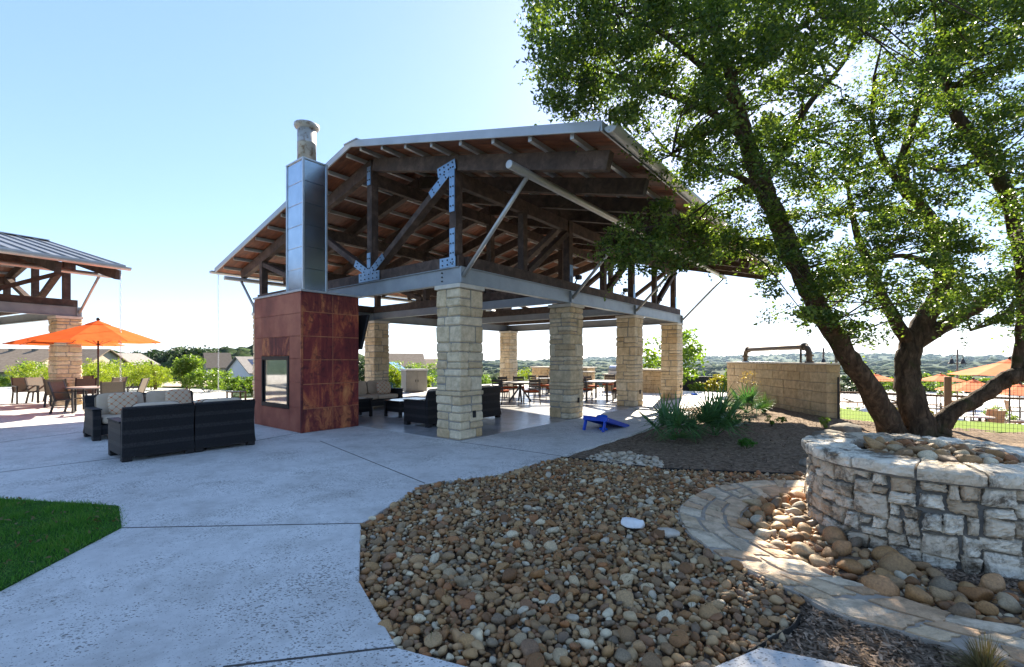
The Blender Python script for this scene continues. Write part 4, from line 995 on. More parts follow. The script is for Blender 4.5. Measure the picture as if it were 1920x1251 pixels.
def oak():
    base = at(1715, 815, 9.95)
    t = thing('live_oak', 'spreading live oak with three leaning trunks behind the fire pit, shading the bed', 'tree', (base.x, base.y, -.1))
    rng = NP; B = Vector((base.x, base.y, -.1)); sk = []
    for kx, (lst, nm) in enumerate(((OAK_T, 'trunk'), (OAK_B, 'limb'))):
        for pth in lst:
            q = spline([px3(p) for p in pth], 6); m = MB(); r_ = random.Random(len(sk))
            for k in range(1, len(q)):
                if k < len(q) - 1: q[k] = q[k] + np.array([r_.uniform(-1, 1), r_.uniform(-1, 1), r_.uniform(-1, 1), 0]) * q[k][3] * .12
            m.tube([Vector(p[:3]) - B for p in q], [max(.008, p[3]) for p in q], 16 if kx == 0 else 9, True, .07, r_)
            m.build(nm, 'bark', t, smooth=True); sk.append(q)
    # crown: clumps of leaves hung on twigs round the limbs
    OUTL = [(1012, -60), (1004, 40), (990, 90), (1000, 140), (1030, 195), (1090, 232), (1150, 240), (1190, 268), (1230, 320), (1275, 372), (1200, 398), (1150, 440), (1115, 470), (1120, 505), (1190, 520), (1260, 505), (1330, 482), (1420, 505), (1446, 548), (1440, 590), (1490, 612), (1560, 605), (1600, 640), (1690, 612), (1770, 610), (1830, 640), (1880, 655), (1940, 650), (2140, 640), (2160, -60)]
    HOLES = [(1490, 195, 50, 28), (1600, 150, 55, 42), (1640, 105, 30, 40), (1265, 300, 40, 34), (1480, 560, 26, 60), (1610, 430, 22, 30), (1560, 330, 26, 16), (1800, 640, 60, 34), (1650, 615, 45, 26), (1390, 480, 30, 16), (1830, 520, 30, 26), (1690, 520, 26, 22), (1600, 585, 30, 24), (1660, 20, 26, 36), (1880, 40, 26, 18), (1210, 245, 40, 20), (1540, 480, 18, 34)]
    clumps = []; tw = MB(); r = random.Random(77)
    nodes = [(p, i) for i, q in enumerate(sk) for p in q]
    tries = 0
    while len(clumps) < 960 and tries < 40000:
        tries += 1
        px, py = r.uniform(985, 2150), r.uniform(-55, 655)
        if not inpoly(px, py, OUTL): continue
        if any(((px - a) / b) ** 2 + ((py - c) / d) ** 2 < 1 for a, c, b, d in HOLES) and r.random() < .93: continue
        # depth: near one of the limbs seen there, spread through the crown
        best = None; bd = 1e9
        Y = 8.4 + (px - 1500) / 600 * .9 + r.gauss(0, 1.15)
        if px < 1460 and 370 < py < 560: Y = 7.95 + r.gauss(0, .3)
        elif py < 120: Y -= r.uniform(0, 1.6)
        Y = min(max(Y, 5.7), 11.4)
        if px < 1330 and Y > 8.3: Y = r.uniform(6.9, 8.3)
        c = at(px, py, Y)
        if c.z < 2.0: continue
        for p, i in nodes:
            d = (p[0] - c.x) ** 2 + (p[1] - c.y) ** 2 + (p[2] - c.z) ** 2
            if d < bd: bd = d; best = p
        if bd > 2.6 ** 2: continue
        clumps.append(c)
        a = Vector(best[:3]); mid = a.lerp(c, .5) + Vector((r.uniform(-.12, .12), r.uniform(-.12, .12), r.uniform(-.05, .15)))
        if r.random() < .55: tw.tube([a - B, mid - B, c - B], [min(.022, best[3]), .012, .005], 4, False)
    kind(tw.build('twigs', 'bark', t), 'stuff')
    # behind and above the frame the crown goes on
    for _ in range(150): 
        v = Vector((r.uniform(1.0, 11.5), r.uniform(4.6, 11.5), r.uniform(7.4, 9.4))); clumps.append(v)
    Cs = []
    for c in clumps:
        n = int(rng.integers(100, 190)); R = rng.uniform(.17, .36)
        p = rng.normal(size=(n, 3)); p /= np.linalg.norm(p, axis=1)[:, None]; p *= (R * rng.uniform(.15, 1, n) ** .6)[:, None]; p[:, 2] *= .62; p[:, :2] *= 1.15
        Cs.append(p + np.array(c[:]) - np.array(B[:]))
        # a couple of sprays poking out of the clump
        for _ in range(2):
            d = rng.normal(size=3); d[2] -= .25; d /= np.linalg.norm(d); k = rng.integers(8, 16); tt = np.linspace(.3, 1, k)[:, None]
            Cs.append(np.array(c[:]) - np.array(B[:]) + d * tt * R * 1.75 + rng.normal(size=(k, 3)) * .025)
    C = np.concatenate(Cs)
    foliage('crown', 'oak', C, .069, .037, t, .4)
    # ivy-like shoots on the leaning trunk
    q = sk[0]; pts = []
    for k in range(16, 32):
        p = q[k]
        for _ in range(14): 
            d = rng.normal(size=3); d /= np.linalg.norm(d); pts.append(np.array(p[:3]) - np.array(B[:]) + d * (p[3] + rng.uniform(.0, .07)) + rng.normal(size=3) * .05)
    kind(foliage('trunk_shoots', 'oak', pts, .05, .03, t, .2), 'stuff')
    print('oak leaves', len(C))
oak()
# ================================================================== GARDEN WALL, PIPE, FENCE
WA, WZ = Vector((8.36, 12.27, 0)), Vector((8.90, 19.1, 0))
def garden_wall():
    d = (WZ - WA).normalized(); n = Vector((-d.y, d.x, 0)); L = (WZ - WA).length; r = random.Random(9)
    t = thing('garden_wall', 'long tan limestone block wall running back beside the palms, with a brown pipe on top', 'wall', tuple(WA), math.atan2(d.y, d.x))
    m = MB(); z = -.12; H = 1.46
    for h in (.30, .24, .30, .25, .28, .21):
        x = 0; 
        while x < L:
            w = min(r.uniform(.35, .8), L - x)
            if L - x - w < .2: w = L - x
            m.cbox(x + .004, x + w - .004, -.02 + r.uniform(-.012, .012) - .34, .0 + r.uniform(-.012, .014), z + .004, z + h - .004, .014, .004, r); x += w
        z += h
    m.build('wall', 'wallstone', t)
    MB().box(.02, L - .02, -.33, -.022, -.1, z - .01).build('mortar', 'mortar', t)
    MB().cbox(-.03, L + .03, -.40, .03, z + .002, z + .05, .008).build('coping', 'capstone', t)
    # water pipe frame on the wall
    p = thing('pipe_frame', 'brown iron pipe bent into a low frame above the tan garden wall', 'pipe', tuple(WA + d * 1.12 - n * .17 + Vector((0, 0, z + .05))), math.atan2(d.y, d.x))
    S_ = 4.35; R = .26; h = .47
    pts = [(0, 0, 0), (0, 0, h - R)] + [(R - R * math.cos(a), 0, h - R + R * math.sin(a)) for a in [math.pi / 2 * k / 6 for k in range(1, 7)]] + [(S_ - R, 0, h)] + [(S_ - R + R * math.sin(a), 0, h - R + R * math.cos(a)) for a in [math.pi / 2 * k / 6 for k in range(1, 7)]] + [(S_, 0, 0)]
    MB().tube(pts, .078, 16).build('pipe', 'brownpipe', p, smooth=True)
    for c, ax in (((0, 0, h - R), 'z'), ((R, 0, h), 'x'), ((S_ - R, 0, h), 'x'), ((S_, 0, h - R), 'z'), ((0, 0, .02), 'z'), ((S_, 0, .02), 'z')):
        c = Vector(c); q = Vector((0, 0, .03)) if ax == 'z' else Vector((.03, 0, 0))
        MB().tube([c - q, c + q], .115, 16).build('flange', 'brownpipe', p, bevel=.004)
    MB().tube([(.45, 0, 0), (.45, 0, h)], .03, 8).build('support_rod', 'bronze', p)
    MB().cbox(S_ * .45, S_ + .5, -.12, .12, -.045, .02, .005).build('spout_tray', 'galv_trim', p)
garden_wall()
FA, FB = UV(8.4, -5.62), UV(8.4, -14.5)
def fence():
    d = Vector((FB[0] - FA[0], FB[1] - FA[1], 0)); L = d.length
    t = thing('wire_fence', 'dark welded wire fence with timber posts behind the oak, above the pool deck', 'fence', (FA[0], FA[1], -.06), math.atan2(d.y, d.x))
    m = MB(); n = int(L / .062)
    for i in range(n + 1): x = L * i / n; m.beam((x, .025, .02), (x, .025, 1.17), .0045, .0045, (1, 0, 0))
    for k in range(13): z = .04 + 1.12 * k / 12; m.beam((0, .03, z), (L, .03, z), .0045, .0045)
    m.build('wire_mesh', 'wire', t)
    MB().cbox(-.025, .025, -.02, .03, -.1, 1.20, .004).build('post', 'wire', t)
    for x in (2.10, 4.6, 7.1):
        MB().cbox(x - .065, x + .065, -.11, .018, -.12, 1.26, .008).build('post', 'postwood', t)
    MB().beam((.0, .05, .80), (L, .05, .80), .035, .05).build('rail', 'postwood', t)
fence()
# ================================================================== PLANTS
def strips(lines, width, fold=.25, taper=.04):
    """lines: arrays of points; each becomes a tapering folded blade (2 quads per step)"""
    V = []; F = []
    for pts in lines:
        pts = [Vector(p) for p in pts]; n = len(pts); o = len(V)
        for i, p in enumerate(pts):
            t = (pts[min(i + 1, n - 1)] - pts[max(i - 1, 0)]).normalized(); s = t.cross(Vector((0, 0, 1)))
            if s.length < .05: s = Vector((1, 0, 0))
            s.normalize(); u = s.cross(t); f = i / (n - 1); w = width * (1 - f) ** .7 * (.45 + .55 * min(1, f * 4 + .2)) + width * taper
            V += [p - s * w / 2 + u * w * fold, p, p + s * w / 2 + u * w * fold]
        for i in range(n - 1):
            a = o + 3 * i; F += [(a, a + 1, a + 4, a + 3), (a + 1, a + 2, a + 5, a + 4)]
    return V, F
def fan_palm(label, x, y, scale, seed, nf):
    r = random.Random(seed); t = thing('fan_palm', label, 'palm', (x, y, bedz(x, y)), 0, 'fan palms in the mulch bed')
    for k in range(nf):
        az = 2 * math.pi * k / nf + r.uniform(-.3, .3); el = r.choice([r.uniform(.25, .6), r.uniform(.5, 1.0), r.uniform(.9, 1.35)]); pl = scale * r.uniform(.26, .46)
        d = Vector((math.cos(az) * math.cos(el), math.sin(az) * math.cos(el), math.sin(el)))
        base = Vector((r.uniform(-.05, .05), r.uniform(-.05, .05), .02)); hub = base + d * pl
        side = d.cross(Vector((0, 0, 1))).normalized(); upv = side.cross(d).normalized()
        lines = []; ns = 20; R = scale * r.uniform(.60, .78)
        axis = (d * .75 + Vector((0, 0, .25))).normalized(); axis = (axis - side * axis.dot(side)).normalized(); nv = side.cross(axis)
        for i in range(ns):
            a = -2.05 + 4.1 * i / (ns - 1); f = axis * math.cos(a) + side * math.sin(a); L = R * (1 - .16 * abs(a) / 2) * r.uniform(.92, 1.05)
            pts = []
            for q in range(7):
                s = q / 6; pts.append(hub + f * (L * s) + nv * (.10 * L * (abs(a) / 2) * s) - Vector((0, 0, .16 * L * s ** 3)) )
            lines.append(pts)
        V, F = strips(lines, R * .062, .22)
        # joined palm of the hand near the hub
        web = MB(); o = []
        for i in range(ns):
            a = -1.9 + 3.8 * i / (ns - 1); f = axis * math.cos(a) + side * math.sin(a); o.append(hub + f * (R * .27 * (1 - .12 * abs(a))) + nv * (.012 * (-1) ** i + .04 * R * abs(a)))
        base_i = len(V); V += [hub] + o; F += [(base_i, base_i + 1 + i, base_i + 2 + i, base_i + 2 + i) for i in range(0)]
        mb = MB(); mb.add(V, F); n0 = len(mb.v) - len(o) - 1
        for i in range(ns - 1): mb.f.append((n0, n0 + 1 + i, n0 + 2 + i))
        fr = mb.build('frond', 'palm', t)
        MB().tube([base, base.lerp(hub, .6) + Vector((0, 0, .02)), hub + axis * .03], [.014, .010, .006], 6).build('stalk', 'palm', fr)
def blade_clump(name, label, cat, x, y, n, L, width, mat, seed, spread=1.0, droop=.5, z=None, group=None):
    r = random.Random(seed); lines = []
    for k in range(n):
        az = r.uniform(0, 6.283); el = r.uniform(.35, 1.5) if spread >= 1 else r.uniform(.8, 1.55); l = L * r.uniform(.6, 1.1)
        d = Vector((math.cos(az) * math.cos(el), math.sin(az) * math.cos(el), math.sin(el))); b = Vector((r.uniform(-1, 1), r.uniform(-1, 1), 0)) * L * .07
        lines.append([b + d * (l * s / 6) - Vector((0, 0, droop * l * (s / 6) ** 2.4 * math.cos(el))) for s in range(7)])
    V, F = strips(lines, width); o = MB().add(V, F).build(name, mat); o.location = (x, y, bedz(x, y) if z is None else z); return tag(o, label, cat, group)
def shrub(name, label, cat, loc, size, n, L, mat, seed, stems=7, group=None, clump=.22, shell=.55, trunk=None, crown_c=None):
    """stems carrying leaf clumps through an uneven volume"""
    rng = np.random.default_rng(seed); r = random.Random(seed); t = thing(name, label, cat, loc, 0, group)
    sx, sy, sz_ = size; k = max(6, n // 55); C = []
    cz = sz_ * .52 if crown_c is None else crown_c
    hz = sz_ * .5 if trunk is None else sz_ - cz
    cl = rng.normal(size=(k, 3)); cl /= np.linalg.norm(cl, axis=1)[:, None]; cl *= (rng.uniform(0, 1, k) ** (1 / 3) * (1 - shell) + shell * rng.uniform(.55, 1, k))[:, None]
    cl *= np.array([sx / 2, sy / 2, hz]) * .86; cl *= rng.uniform(.75, 1.12, k)[:, None]; cl[:, 2] += cz
    cl[:, 2] = np.maximum(cl[:, 2], .06 * sz_)
    for c in cl:
        q = rng.normal(size=(n // k, 3)); q /= np.linalg.norm(q, axis=1)[:, None]; R = clump * min(sx, sz_) * rng.uniform(.6, 1.15)
        C.append(c + q * (R * rng.uniform(.1, 1, n // k) ** .6)[:, None] * np.array([1, 1, .75]))
    C = np.concatenate(C); C = C[C[:, 2] > .01]
    foliage('crown' if trunk else 'foliage', mat, C, L, L * .55, t, .3, rng)
    m = MB()
    if trunk:
        m.tube([(0, 0, -.05), (r.uniform(-.1, .1) * sx * .3, 0, cz * .5), (0, 0, cz)], [trunk, trunk * .8, trunk * .5], 9, True, .06)
        for i in range(stems): c = cl[int(rng.integers(k))]; m.tube([(0, 0, cz * r.uniform(.45, .8)), tuple(c * np.array([.5, .5, 1]) * .95), tuple(c)], [trunk * .4, trunk * .25, trunk * .08], 5, False)
        m.build('trunk', 'bark', t, smooth=True)
    else:
        for i in range(stems): c = cl[int(rng.integers(k))]; m.tube([(c[0] * .1, c[1] * .1, -.03), tuple(c * np.array([.6, .6, .6])), tuple(c)], [.012 * sz_ ** .5, .009 * sz_ ** .5, .003], 5, False)
        m.build('stem', 'stem', t)
    return t
p = G(1262, 822); fan_palm('dark green fan palm with spiky fronds at the edge of the concrete walk', p[0], p[1], 1.05, 2, 8)
p = G(1342, 815); fan_palm('larger fan palm with broad green fans in the middle of the mulch bed', p[0], p[1], 1.22, 5, 10)
p = G(1400, 780); fan_palm('small dark fan palm standing against the tan garden wall', p[0], p[1], .95, 9, 7)
p = G(1432, 778); blade_clump('yucca', 'bright green spiky yucca in front of the tan garden wall', 'yucca', p[0], p[1], 90, .62, .022, 'yucca', 4, .8, .3)
p = G(1400, 838); shrub('low_shrub', 'small bright green mound of leaves in the shaded mulch', 'shrub', (p[0], p[1], bedz(*p)), (.36, .34, .22), 1500, .022, 'shrub_bright', 3, 5)
for i, (px, py, w, h, lb) in enumerate(((1448, 802, .34, .26, 'little yellow green plant below the yucca in the sunny mulch'), (1468, 800, .3, .22, 'pale leafy plant right of the yucca near the wall foot'), (1548, 806, .42, .30, 'low leafy weed beside the boulders at the wall end'), (1395, 800, .5, .3, 'dark low shrub behind the larger fan palm'))):
    p = G(px, py); shrub('small_plant', lb, 'plant', (p[0], p[1], bedz(*p)), (w, w, h), 420, .035, ('shrub_mid', 'shrub_mid', 'shrub_mid', 'shrub_dark')[i], 20 + i, 4)
p = G(1404, 776); t = thing('tall_weed', 'tall thin weed with yellow blooms in front of the left end of the garden wall', 'weed', (p[0] + .1, p[1], bedz(*p)))
m = MB(); r_ = random.Random(3); fl = []
for k in range(9):
    a = r_.uniform(-.35, .25); h = r_.uniform(.8, 1.15); e = (a + r_.uniform(-.1, .1), r_.uniform(-.2, .2), h); m.tube([(0, 0, 0), (a * .4, e[1] * .4, h * .55), e], [.006, .004, .002], 4, False)
    for _ in range(26): fl.append((e[0] + r_.gauss(0, .07), e[1] + r_.gauss(0, .06), e[2] + r_.gauss(0, .05)))
m.build('stem', 'yucca', t); kind(foliage('bloom', 'flower', fl, .03, .016, t), 'stuff')
blade_clump('grass_tuft', 'dry straw grass tuft beside the flagstone path in the lower right corner', 'grass', 2.42, 2.36, 420, .26, .006, 'strawgrass', 7, 1.0, .6, -.04)
blade_clump('grass_tuft', 'thin bent grass clump growing at the foot of the oak trunks', 'grass', *G(1660, 832), 40, .35, .006, 'strawgrass', 8, .8, .3, -.04)
# ---- shrubs and trees round the terrace (each stands on the ground at its own distance)
def on(px, Y): x = (px - 960) / FPX * Y; return (x, Y, terr(x, Y) if not inpoly(x, Y, PLAZA) else 0)
HEDGE = 'shrubs along the far edge of the terrace'
SH = [(-60, 27.6, 3.2, 1.5, 'shrub_gold', 'rust tinted shrub at the far left below the brown roof'), (20, 28.0, 3.6, 1.55, 'shrub_mid', 'dense green shrub left of the first armchair'), (72, 28.4, 2.2, 2.6, 'shrub_mid', 'taller leafy shrub just left of the left pavilion column'), (66, 26.4, 2.8, 1.4, 'shrub_lime', 'yellow green shrub behind the two armchairs'),
      (152, 27.8, 2.8, 2.2, 'shrub_mid', 'leafy sapling shrub between the two umbrella poles'), (170, 25.4, 3.0, 1.55, 'shrub_lime', 'lime shrub behind the orange umbrella table'), (214, 28.4, 2.2, 2.3, 'shrub_mid', 'leafy shrub right of the near umbrella pole'), (238, 24.6, 3.6, 1.6, 'shrub_lime', 'widest wispy lime shrub behind the wicker loveseat'), (284, 24.4, 2.2, 1.35, 'shrub_lime', 'wispy lime shrub with the leaning trunk beside it'),
      (278, 27.2, 1.9, 2.2, 'shrub_mid', 'young leafy tree form shrub above the loveseat back'), (354, 23.4, 1.1, 1.95, 'shrub_mid', 'sunlit upright leafy shrub left of the rain chain'), (388, 23.0, 2.2, 1.2, 'shrub_mid', 'broad sunlit shrub right behind the wicker seats'), (432, 24.8, 2.6, 1.0, 'shrub_mid', 'low green shrub below the white house'), (470, 24.2, 2.2, 1.1, 'shrub_mid', 'green shrub beside the rusted fireplace edge')]
for i, (px, Y, w, h, mt, lb) in enumerate(SH):
    x, y, z = on(px, Y); shrub('terrace_shrub', lb, 'shrub', (x, y, z), (w * 1.45, w, h * 1.06), 3600 if h > 1.2 else 2400, .12 if mt != 'shrub_lime' else .075, mt, 100 + i, 7, HEDGE, .2, .45)
x, y, z = on(292, 24.6); m = MB(); m.tube([(x, y, z), (x - .05, y, z + .7), (x - .25, y, z + 1.5)], [.09, .075, .05], 8, True, .1); tag(m.build('tree_stump', 'bark', smooth=True), 'short bare leaning trunk among the lime shrubs', 'tree trunk')
PB = [(758, 31, 3.4, 2.0, 'shrub_mid', 'mid green shrub behind the grey cabinet, seen between columns'), (800, 33, 4.2, 2.35, 'shrub_mid', 'broad green shrub left of the front stone column'), (733, 30, 1.8, 1.5, 'shrub_lime', 'yellow green shrub just right of the back left column'), (786, 29.5, 2.0, 1.2, 'shrub_lime', 'low yellow shrub right of the grey cabinet'),
      (918, 33, 2.6, 1.5, 'shrub_mid', 'spiky green shrub left of the far corner column'), (984, 36, 2.4, 2.4, 'shrub_lime', 'yellow green shrub top showing over the kitchen counter'), (680, 30, 1.8, 2.3, 'shrub_dark', 'dark green shrub between the television and the back column')]
for i, (px, Y, w, h, mt, lb) in enumerate(PB):
    x, y, z = on(px, Y); shrub('pavilion_shrub', lb, 'shrub', (x, y, z), (w, w * .8, h + .15), 2000, .12, mt, 140 + i, 6, 'shrubs seen through the pavilion', .2, .45)
x, y, z = on(1262, 25.2); shrub('broadleaf_tree', 'broad leaved small tree behind the two farthest stone columns', 'tree', (x, y, z), (4.3, 3.4, 3.9), 1700, .24, 'shrub_mid', 170, 9, None, .2, .5, .10, 2.05)
x, y, z = on(1345, 33); shrub('juniper', 'dark grey green juniper right of the broad leaved tree', 'tree', (x, y, z), (3.0, 2.6, 2.9), 2600, .12, 'shrub_dark', 171, 6, None, .2, .5, .10, 1.5)
x, y, z = on(1392, 34); shrub('juniper', 'lower dark juniper showing just left of the garden wall', 'tree', (x, y, z), (2.6, 2.4, 2.1), 2000, .12, 'shrub_dark', 172, 6, None, .2, .5, .10, 1.2)
for i, (px, Y, w, h, mt, lb) in enumerate(((1345, 23.6, 1.5, 1.05, 'shrub_gold', 'golden shrub in front of the black screen fence'), (1305, 23.9, 1.1, .6, 'shrub_mid', 'low green shrub at the foot of the farthest column'), (1372, 23.2, 1.3, 1.35, 'shrub_mid', 'sunlit green shrub at the left end of the garden wall'), (1322, 24.2, 1.2, .7, 'shrub_gold', 'small golden shrub under the black screen fence'), (1216, 24.2, 1.5, .7, 'shrub_lime', 'yellow shrub between the last two columns'))):
    x, y, z = on(px, Y); shrub('border_shrub', lb, 'shrub', (x, y, max(z, -.15)), (w, w * .8, h), 1300, .10, mt, 180 + i, 5, 'shrubs by the black screen', .2, .45)
a, b = at(1255, 735, 25.6), at(1392, 735, 25.6); m = MB(); m.box(a.x, b.x, 25.55, 25.62, -.5, .60); sc = tag(m.build('screen_fence', 'blackfence'), 'low black screen fence behind the farthest stone column', 'fence')
m = MB(); m.cbox(a.x - .05, b.x + .05, 25.52, 25.65, .602, .66, .01); m.build('rail', 'blackfence', sc)
# ---- dark oaks beyond the terrace, left
TL = [(262, 150, 11, 8.0), (300, 146, 12, 8.4), (338, 150, 13, 8.6), (368, 142, 12, 9.6), (392, 150, 11, 8.0), (232, 158, 10, 7.0), (350, 128, 9, 6.6)]
NM = ['leftmost dark oak of the row beyond the lawn', 'second dark oak from the left in the far row', 'middle dark oak of the far row', 'tallest dark oak of the far row', 'dark oak just left of the tan house', 'oak crown beside the small grey roofs at the left', 'lower dark oak standing in front of the far row']
for i, (px, Y, w, h) in enumerate(TL):
    x, y, z = on(px, Y); shrub('oak_tree', NM[i], 'tree', (x, y, z), (w, w * .8, h), 2600, .75, 'shrub_dark', 200 + i, 7, 'row of dark oaks far left', .22, .5, .3, h * .48)
# ================================================================== POOL TERRACE THINGS
DZ = -1.6
def umbrella(name, label, x, y, z0, rad_, zr, za, mat, rot=0, group=None, sides=8, tilt=0):
    t = thing(name, label, 'umbrella', (x, y, z0), rot, group)
    m = MB(); n = sides; rings = [(.03, za), (.34, za - .34 * (za - zr) * .92), (.68, za - .68 * (za - zr) * .97), (1.0, zr)]
    V = []; F = []
    for k, (f, z) in enumerate(rings):
        for i in range(n * 2):
            a = math.pi * i / n; sag = .0 if i % 2 == 0 else .035 * f
            rr = rad_ * f * (1 if i % 2 == 0 else math.cos(math.pi / n) * (1 + .0)); V.append((rr * math.cos(a), rr * math.sin(a), z - sag * .5))
    N2 = n * 2
    for k in range(3):
        for i in range(N2): F.append((k * N2 + i, (k + 1) * N2 + i, (k + 1) * N2 + (i + 1) % N2, k * N2 + (i + 1) % N2))
    m.add(V, F); o = len(m.v); m.add([(0, 0, za + .01)] + V[:N2], [(0, 1 + i, 1 + (i + 1) % N2) for i in range(N2)])
    c = m.build('canopy', mat, t)
    v = MB(); vr = rad_ * .20; zz = za + .035
    v.add([(0, 0, zz + .02)] + [(vr * math.cos(2 * math.pi * i / n), vr * math.sin(2 * math.pi * i / n), za - .2 * (za - zr) + .03) for i in range(n)], [(0, 1 + i, 1 + (i + 1) % n) for i in range(n)]); v.build('vent', mat, c)
    MB().tube([(0, 0, 0.02), (0, 0, za)], .024, 12).build('pole', 'bronze', t, smooth=True)
    MB().lathe([(.02, za + .03), (.045, za + .06), (.05, za + .10), (.03, za + .13), (.005, za + .14)], 12).build('finial', 'bronze', t, smooth=True)
    for i in range(n):
        a = 2 * math.pi * i / n; e = (rad_ * .98 * math.cos(a), rad_ * .98 * math.sin(a), zr - .012)
        rb = MB(); rb.beam((.03 * math.cos(a), .03 * math.sin(a), za - .05), e, .014, .018); rb.beam((.03 * math.cos(a), .03 * math.sin(a), zr - .1), (rad_ * .5 * math.cos(a), rad_ * .5 * math.sin(a), (za + zr) / 2 - .05), .012, .014)
        rb.build('rib', 'bronze', t)
    MB().lathe([(.30, 0), (.30, .05), (.06, .09), (.05, .25)], 20).build('base', 'bronze', t, bevel=.004)
    return t
um1 = umbrella('patio_umbrella', 'bright orange umbrella nearest the wicker seats on the left terrace', *(at(184, 700, 14.7).xy), 0, 1.68, 2.17, 2.80, 'orange', .35, 'orange umbrellas over the terrace tables')
um2 = umbrella('patio_umbrella', 'orange umbrella behind the nearest one, in front of the left pavilion column', *(at(128, 700, 17.2).xy), 0, 1.68, 2.15, 2.72, 'orange', .1, 'orange umbrellas over the terrace tables')
POOLU = 'faded orange umbrellas on the pool deck'
for px, Y, za, R, lb in ((1893, 16.2, 1.57, 1.68, 'largest faded orange umbrella above the low branch at the right edge'), (1825, 20.2, .68, 1.35, 'faded umbrella just right of the timber fence post'), (1764, 31.5, .58, 1.36, 'small faded umbrella between the trunk and the lamp post'), (1641, 32.5, .56, 1.36, 'faded umbrella half hidden behind the leaning trunk'), (1912, 21.5, .42, 1.4, 'low faded umbrella at the right edge under the largest one')):
    x = (px - 960) / FPX * Y; umbrella('pool_umbrella', lb, x, Y, DZ, R, za - DZ - (.50 if R > 1.5 else .42), za - DZ, 'peach', .2 + px * .01, POOLU)
def lamp_post(label, x, y, z0, zt, heads, group='bell lamps'):
    t = thing('lamp_post', label, 'lamp post', (x, y, z0), 0, group)
    MB().tube([(0, 0, 0), (0, 0, zt - z0)], .055, 10).build('post', 'brownpipe', t, smooth=True)
    for dx, zb in heads:
        hd = MB(); hd.lathe([(.26, zb - z0), (.20, zb - z0 + .06), (.13, zb - z0 + .16), (.10, zb - z0 + .30), (.06, zb - z0 + .36), (.02, zb - z0 + .42)], 18, (dx, 0, 0)); h = hd.build('lamp_shade', 'wire', t, smooth=True)
        ar = MB(); ar.tube([(0, 0, zb - z0 + .62), (dx * .6, 0, zb - z0 + .66), (dx, 0, zb - z0 + .55), (dx, 0, zb - z0 + .40)], .022, 8); ar.build('arm', 'wire', h, smooth=True)
x = (1795 - 960) / FPX * 34; lamp_post('lamp post with two small bell shades among the pool umbrellas', x, 34, DZ, 2.35, ((-.42, 1.28), (.42, 1.28)))
x = (1568 - 960) / FPX * 18; lamp_post('tall lamp post behind the leaning trunk with a hanging bell shade', x, 18, -1.7, 3.4, ((.60, 2.42),))
x = (1544 - 960) / FPX * 30; lamp_post('distant lamp post with its bell shade just showing over the garden wall', x, 30, -1.7, 2.35, ((0.0, 1.28),))
def pool_chair(kind_, label, x, y, rot, group):
    t = thing(kind_, label, 'chair', (x, y, DZ), rot, group)
    MB().cbox(-.28, .28, -.30, .28, .38, .43, .01).build('seat', 'sling', t)
    MB().beam((0, .27, .40), (0, .38, .98), .54, .03, (0, 1, 0)).build('backrest', 'teak', t)
    for a, b in ((-.26, -.27), (.26, -.27), (-.26, .26), (.26, .26)): MB().beam((a, b, 0), (a, b, .62 if b < 0 else .4), .04, .04).build('leg', 'bronze', t)
    for a in (-.26, .26): MB().beam((a, -.28, .62), (a, .33, .62), .045, .03).build('armrest', 'teak', t)
    return t
PCN = 'brown chairs on the pool deck'
for px, Y, ro, lb in ((1780, 25.5, 2.6, 'brown chair below the small faded umbrella'), (1748, 26.5, .5, 'brown chair beside the middle oak trunk'), (1842, 21.0, 3.3, 'brown chair left of the round shrub on the deck'), (1858, 20.4, 3.0, 'brown chair touching the round shrub on the deck'), (1668, 28.5, .2, 'brown chair behind the leaning trunk'), (1905, 25.0, 1.1, 'brown chair at the right edge of the deck'), (1815, 27.5, -.6, 'brown chair behind the timber post')):
    pool_chair('pool_chair', lb, (px - 960) / FPX * Y, Y, ro, PCN)
def lounger(label, x, y, rot, group):
    t = thing('sun_lounger', label, 'lounger', (x, y, DZ), rot, group)
    MB().cbox(-.33, .33, -1.0, .35, .34, .38, .008).build('seat', 'sling', t); MB().beam((0, .35, .36), (0, .95, .60), .66, .03, (0, -.4, 1)).build('backrest', 'sling', t)
    for a in (-.33, .33):
        MB().beam((a, -1.0, .34), (a, .98, .34), .045, .06).build('side_rail', 'teak', t)
        for b in (-.85, -.1, .8): MB().beam((a, b, 0), (a, b, .33), .045, .045).build('leg', 'teak', t)
LG = 'slatted loungers on the pool deck'
for px, Y, ro, lb in ((1880, 19.2, 1.2, 'slatted brown lounger nearest the fence at the right'), (1908, 21.2, 1.25, 'slatted brown lounger behind the nearest one'), (1700, 30, 1.4, 'pale lounger far back between the two trunks'), (1655, 30.5, 1.4, 'pale lounger behind the leaning trunk'), (1610, 31, 1.4, 'pale lounger beyond the deck boulder')):
    lounger(lb, (px - 960) / FPX * Y, Y, ro, LG)
def round_table(name, label, x, y, z0, R, h, top, group, legs=4):
    t = thing(name, label, 'table', (x, y, z0), .4, group)
    MB().lathe([(R - .02, h - .04), (R, h - .03), (R, h - .006), (R - .008, h)], 36).build('tabletop', top, t)
    for k in range(legs):
        a = math.pi / 4 + 2 * math.pi * k / legs; MB().beam((R * .62 * math.cos(a), R * .62 * math.sin(a), 0), (R * .62 * math.cos(a), R * .62 * math.sin(a), h - .04), .045, .045).build('leg', 'bronze', t)
    return t
round_table('pool_table', 'round table under the small faded umbrella on the deck', (1764 - 960) / FPX * 31.5, 31.3, DZ, .6, .74, 'greytop', 'round pool tables')
round_table('pool_table', 'round table right of the timber fence post on the deck', (1825 - 960) / FPX * 20.2, 20.1, DZ, .6, .74, 'greytop', 'round pool tables')
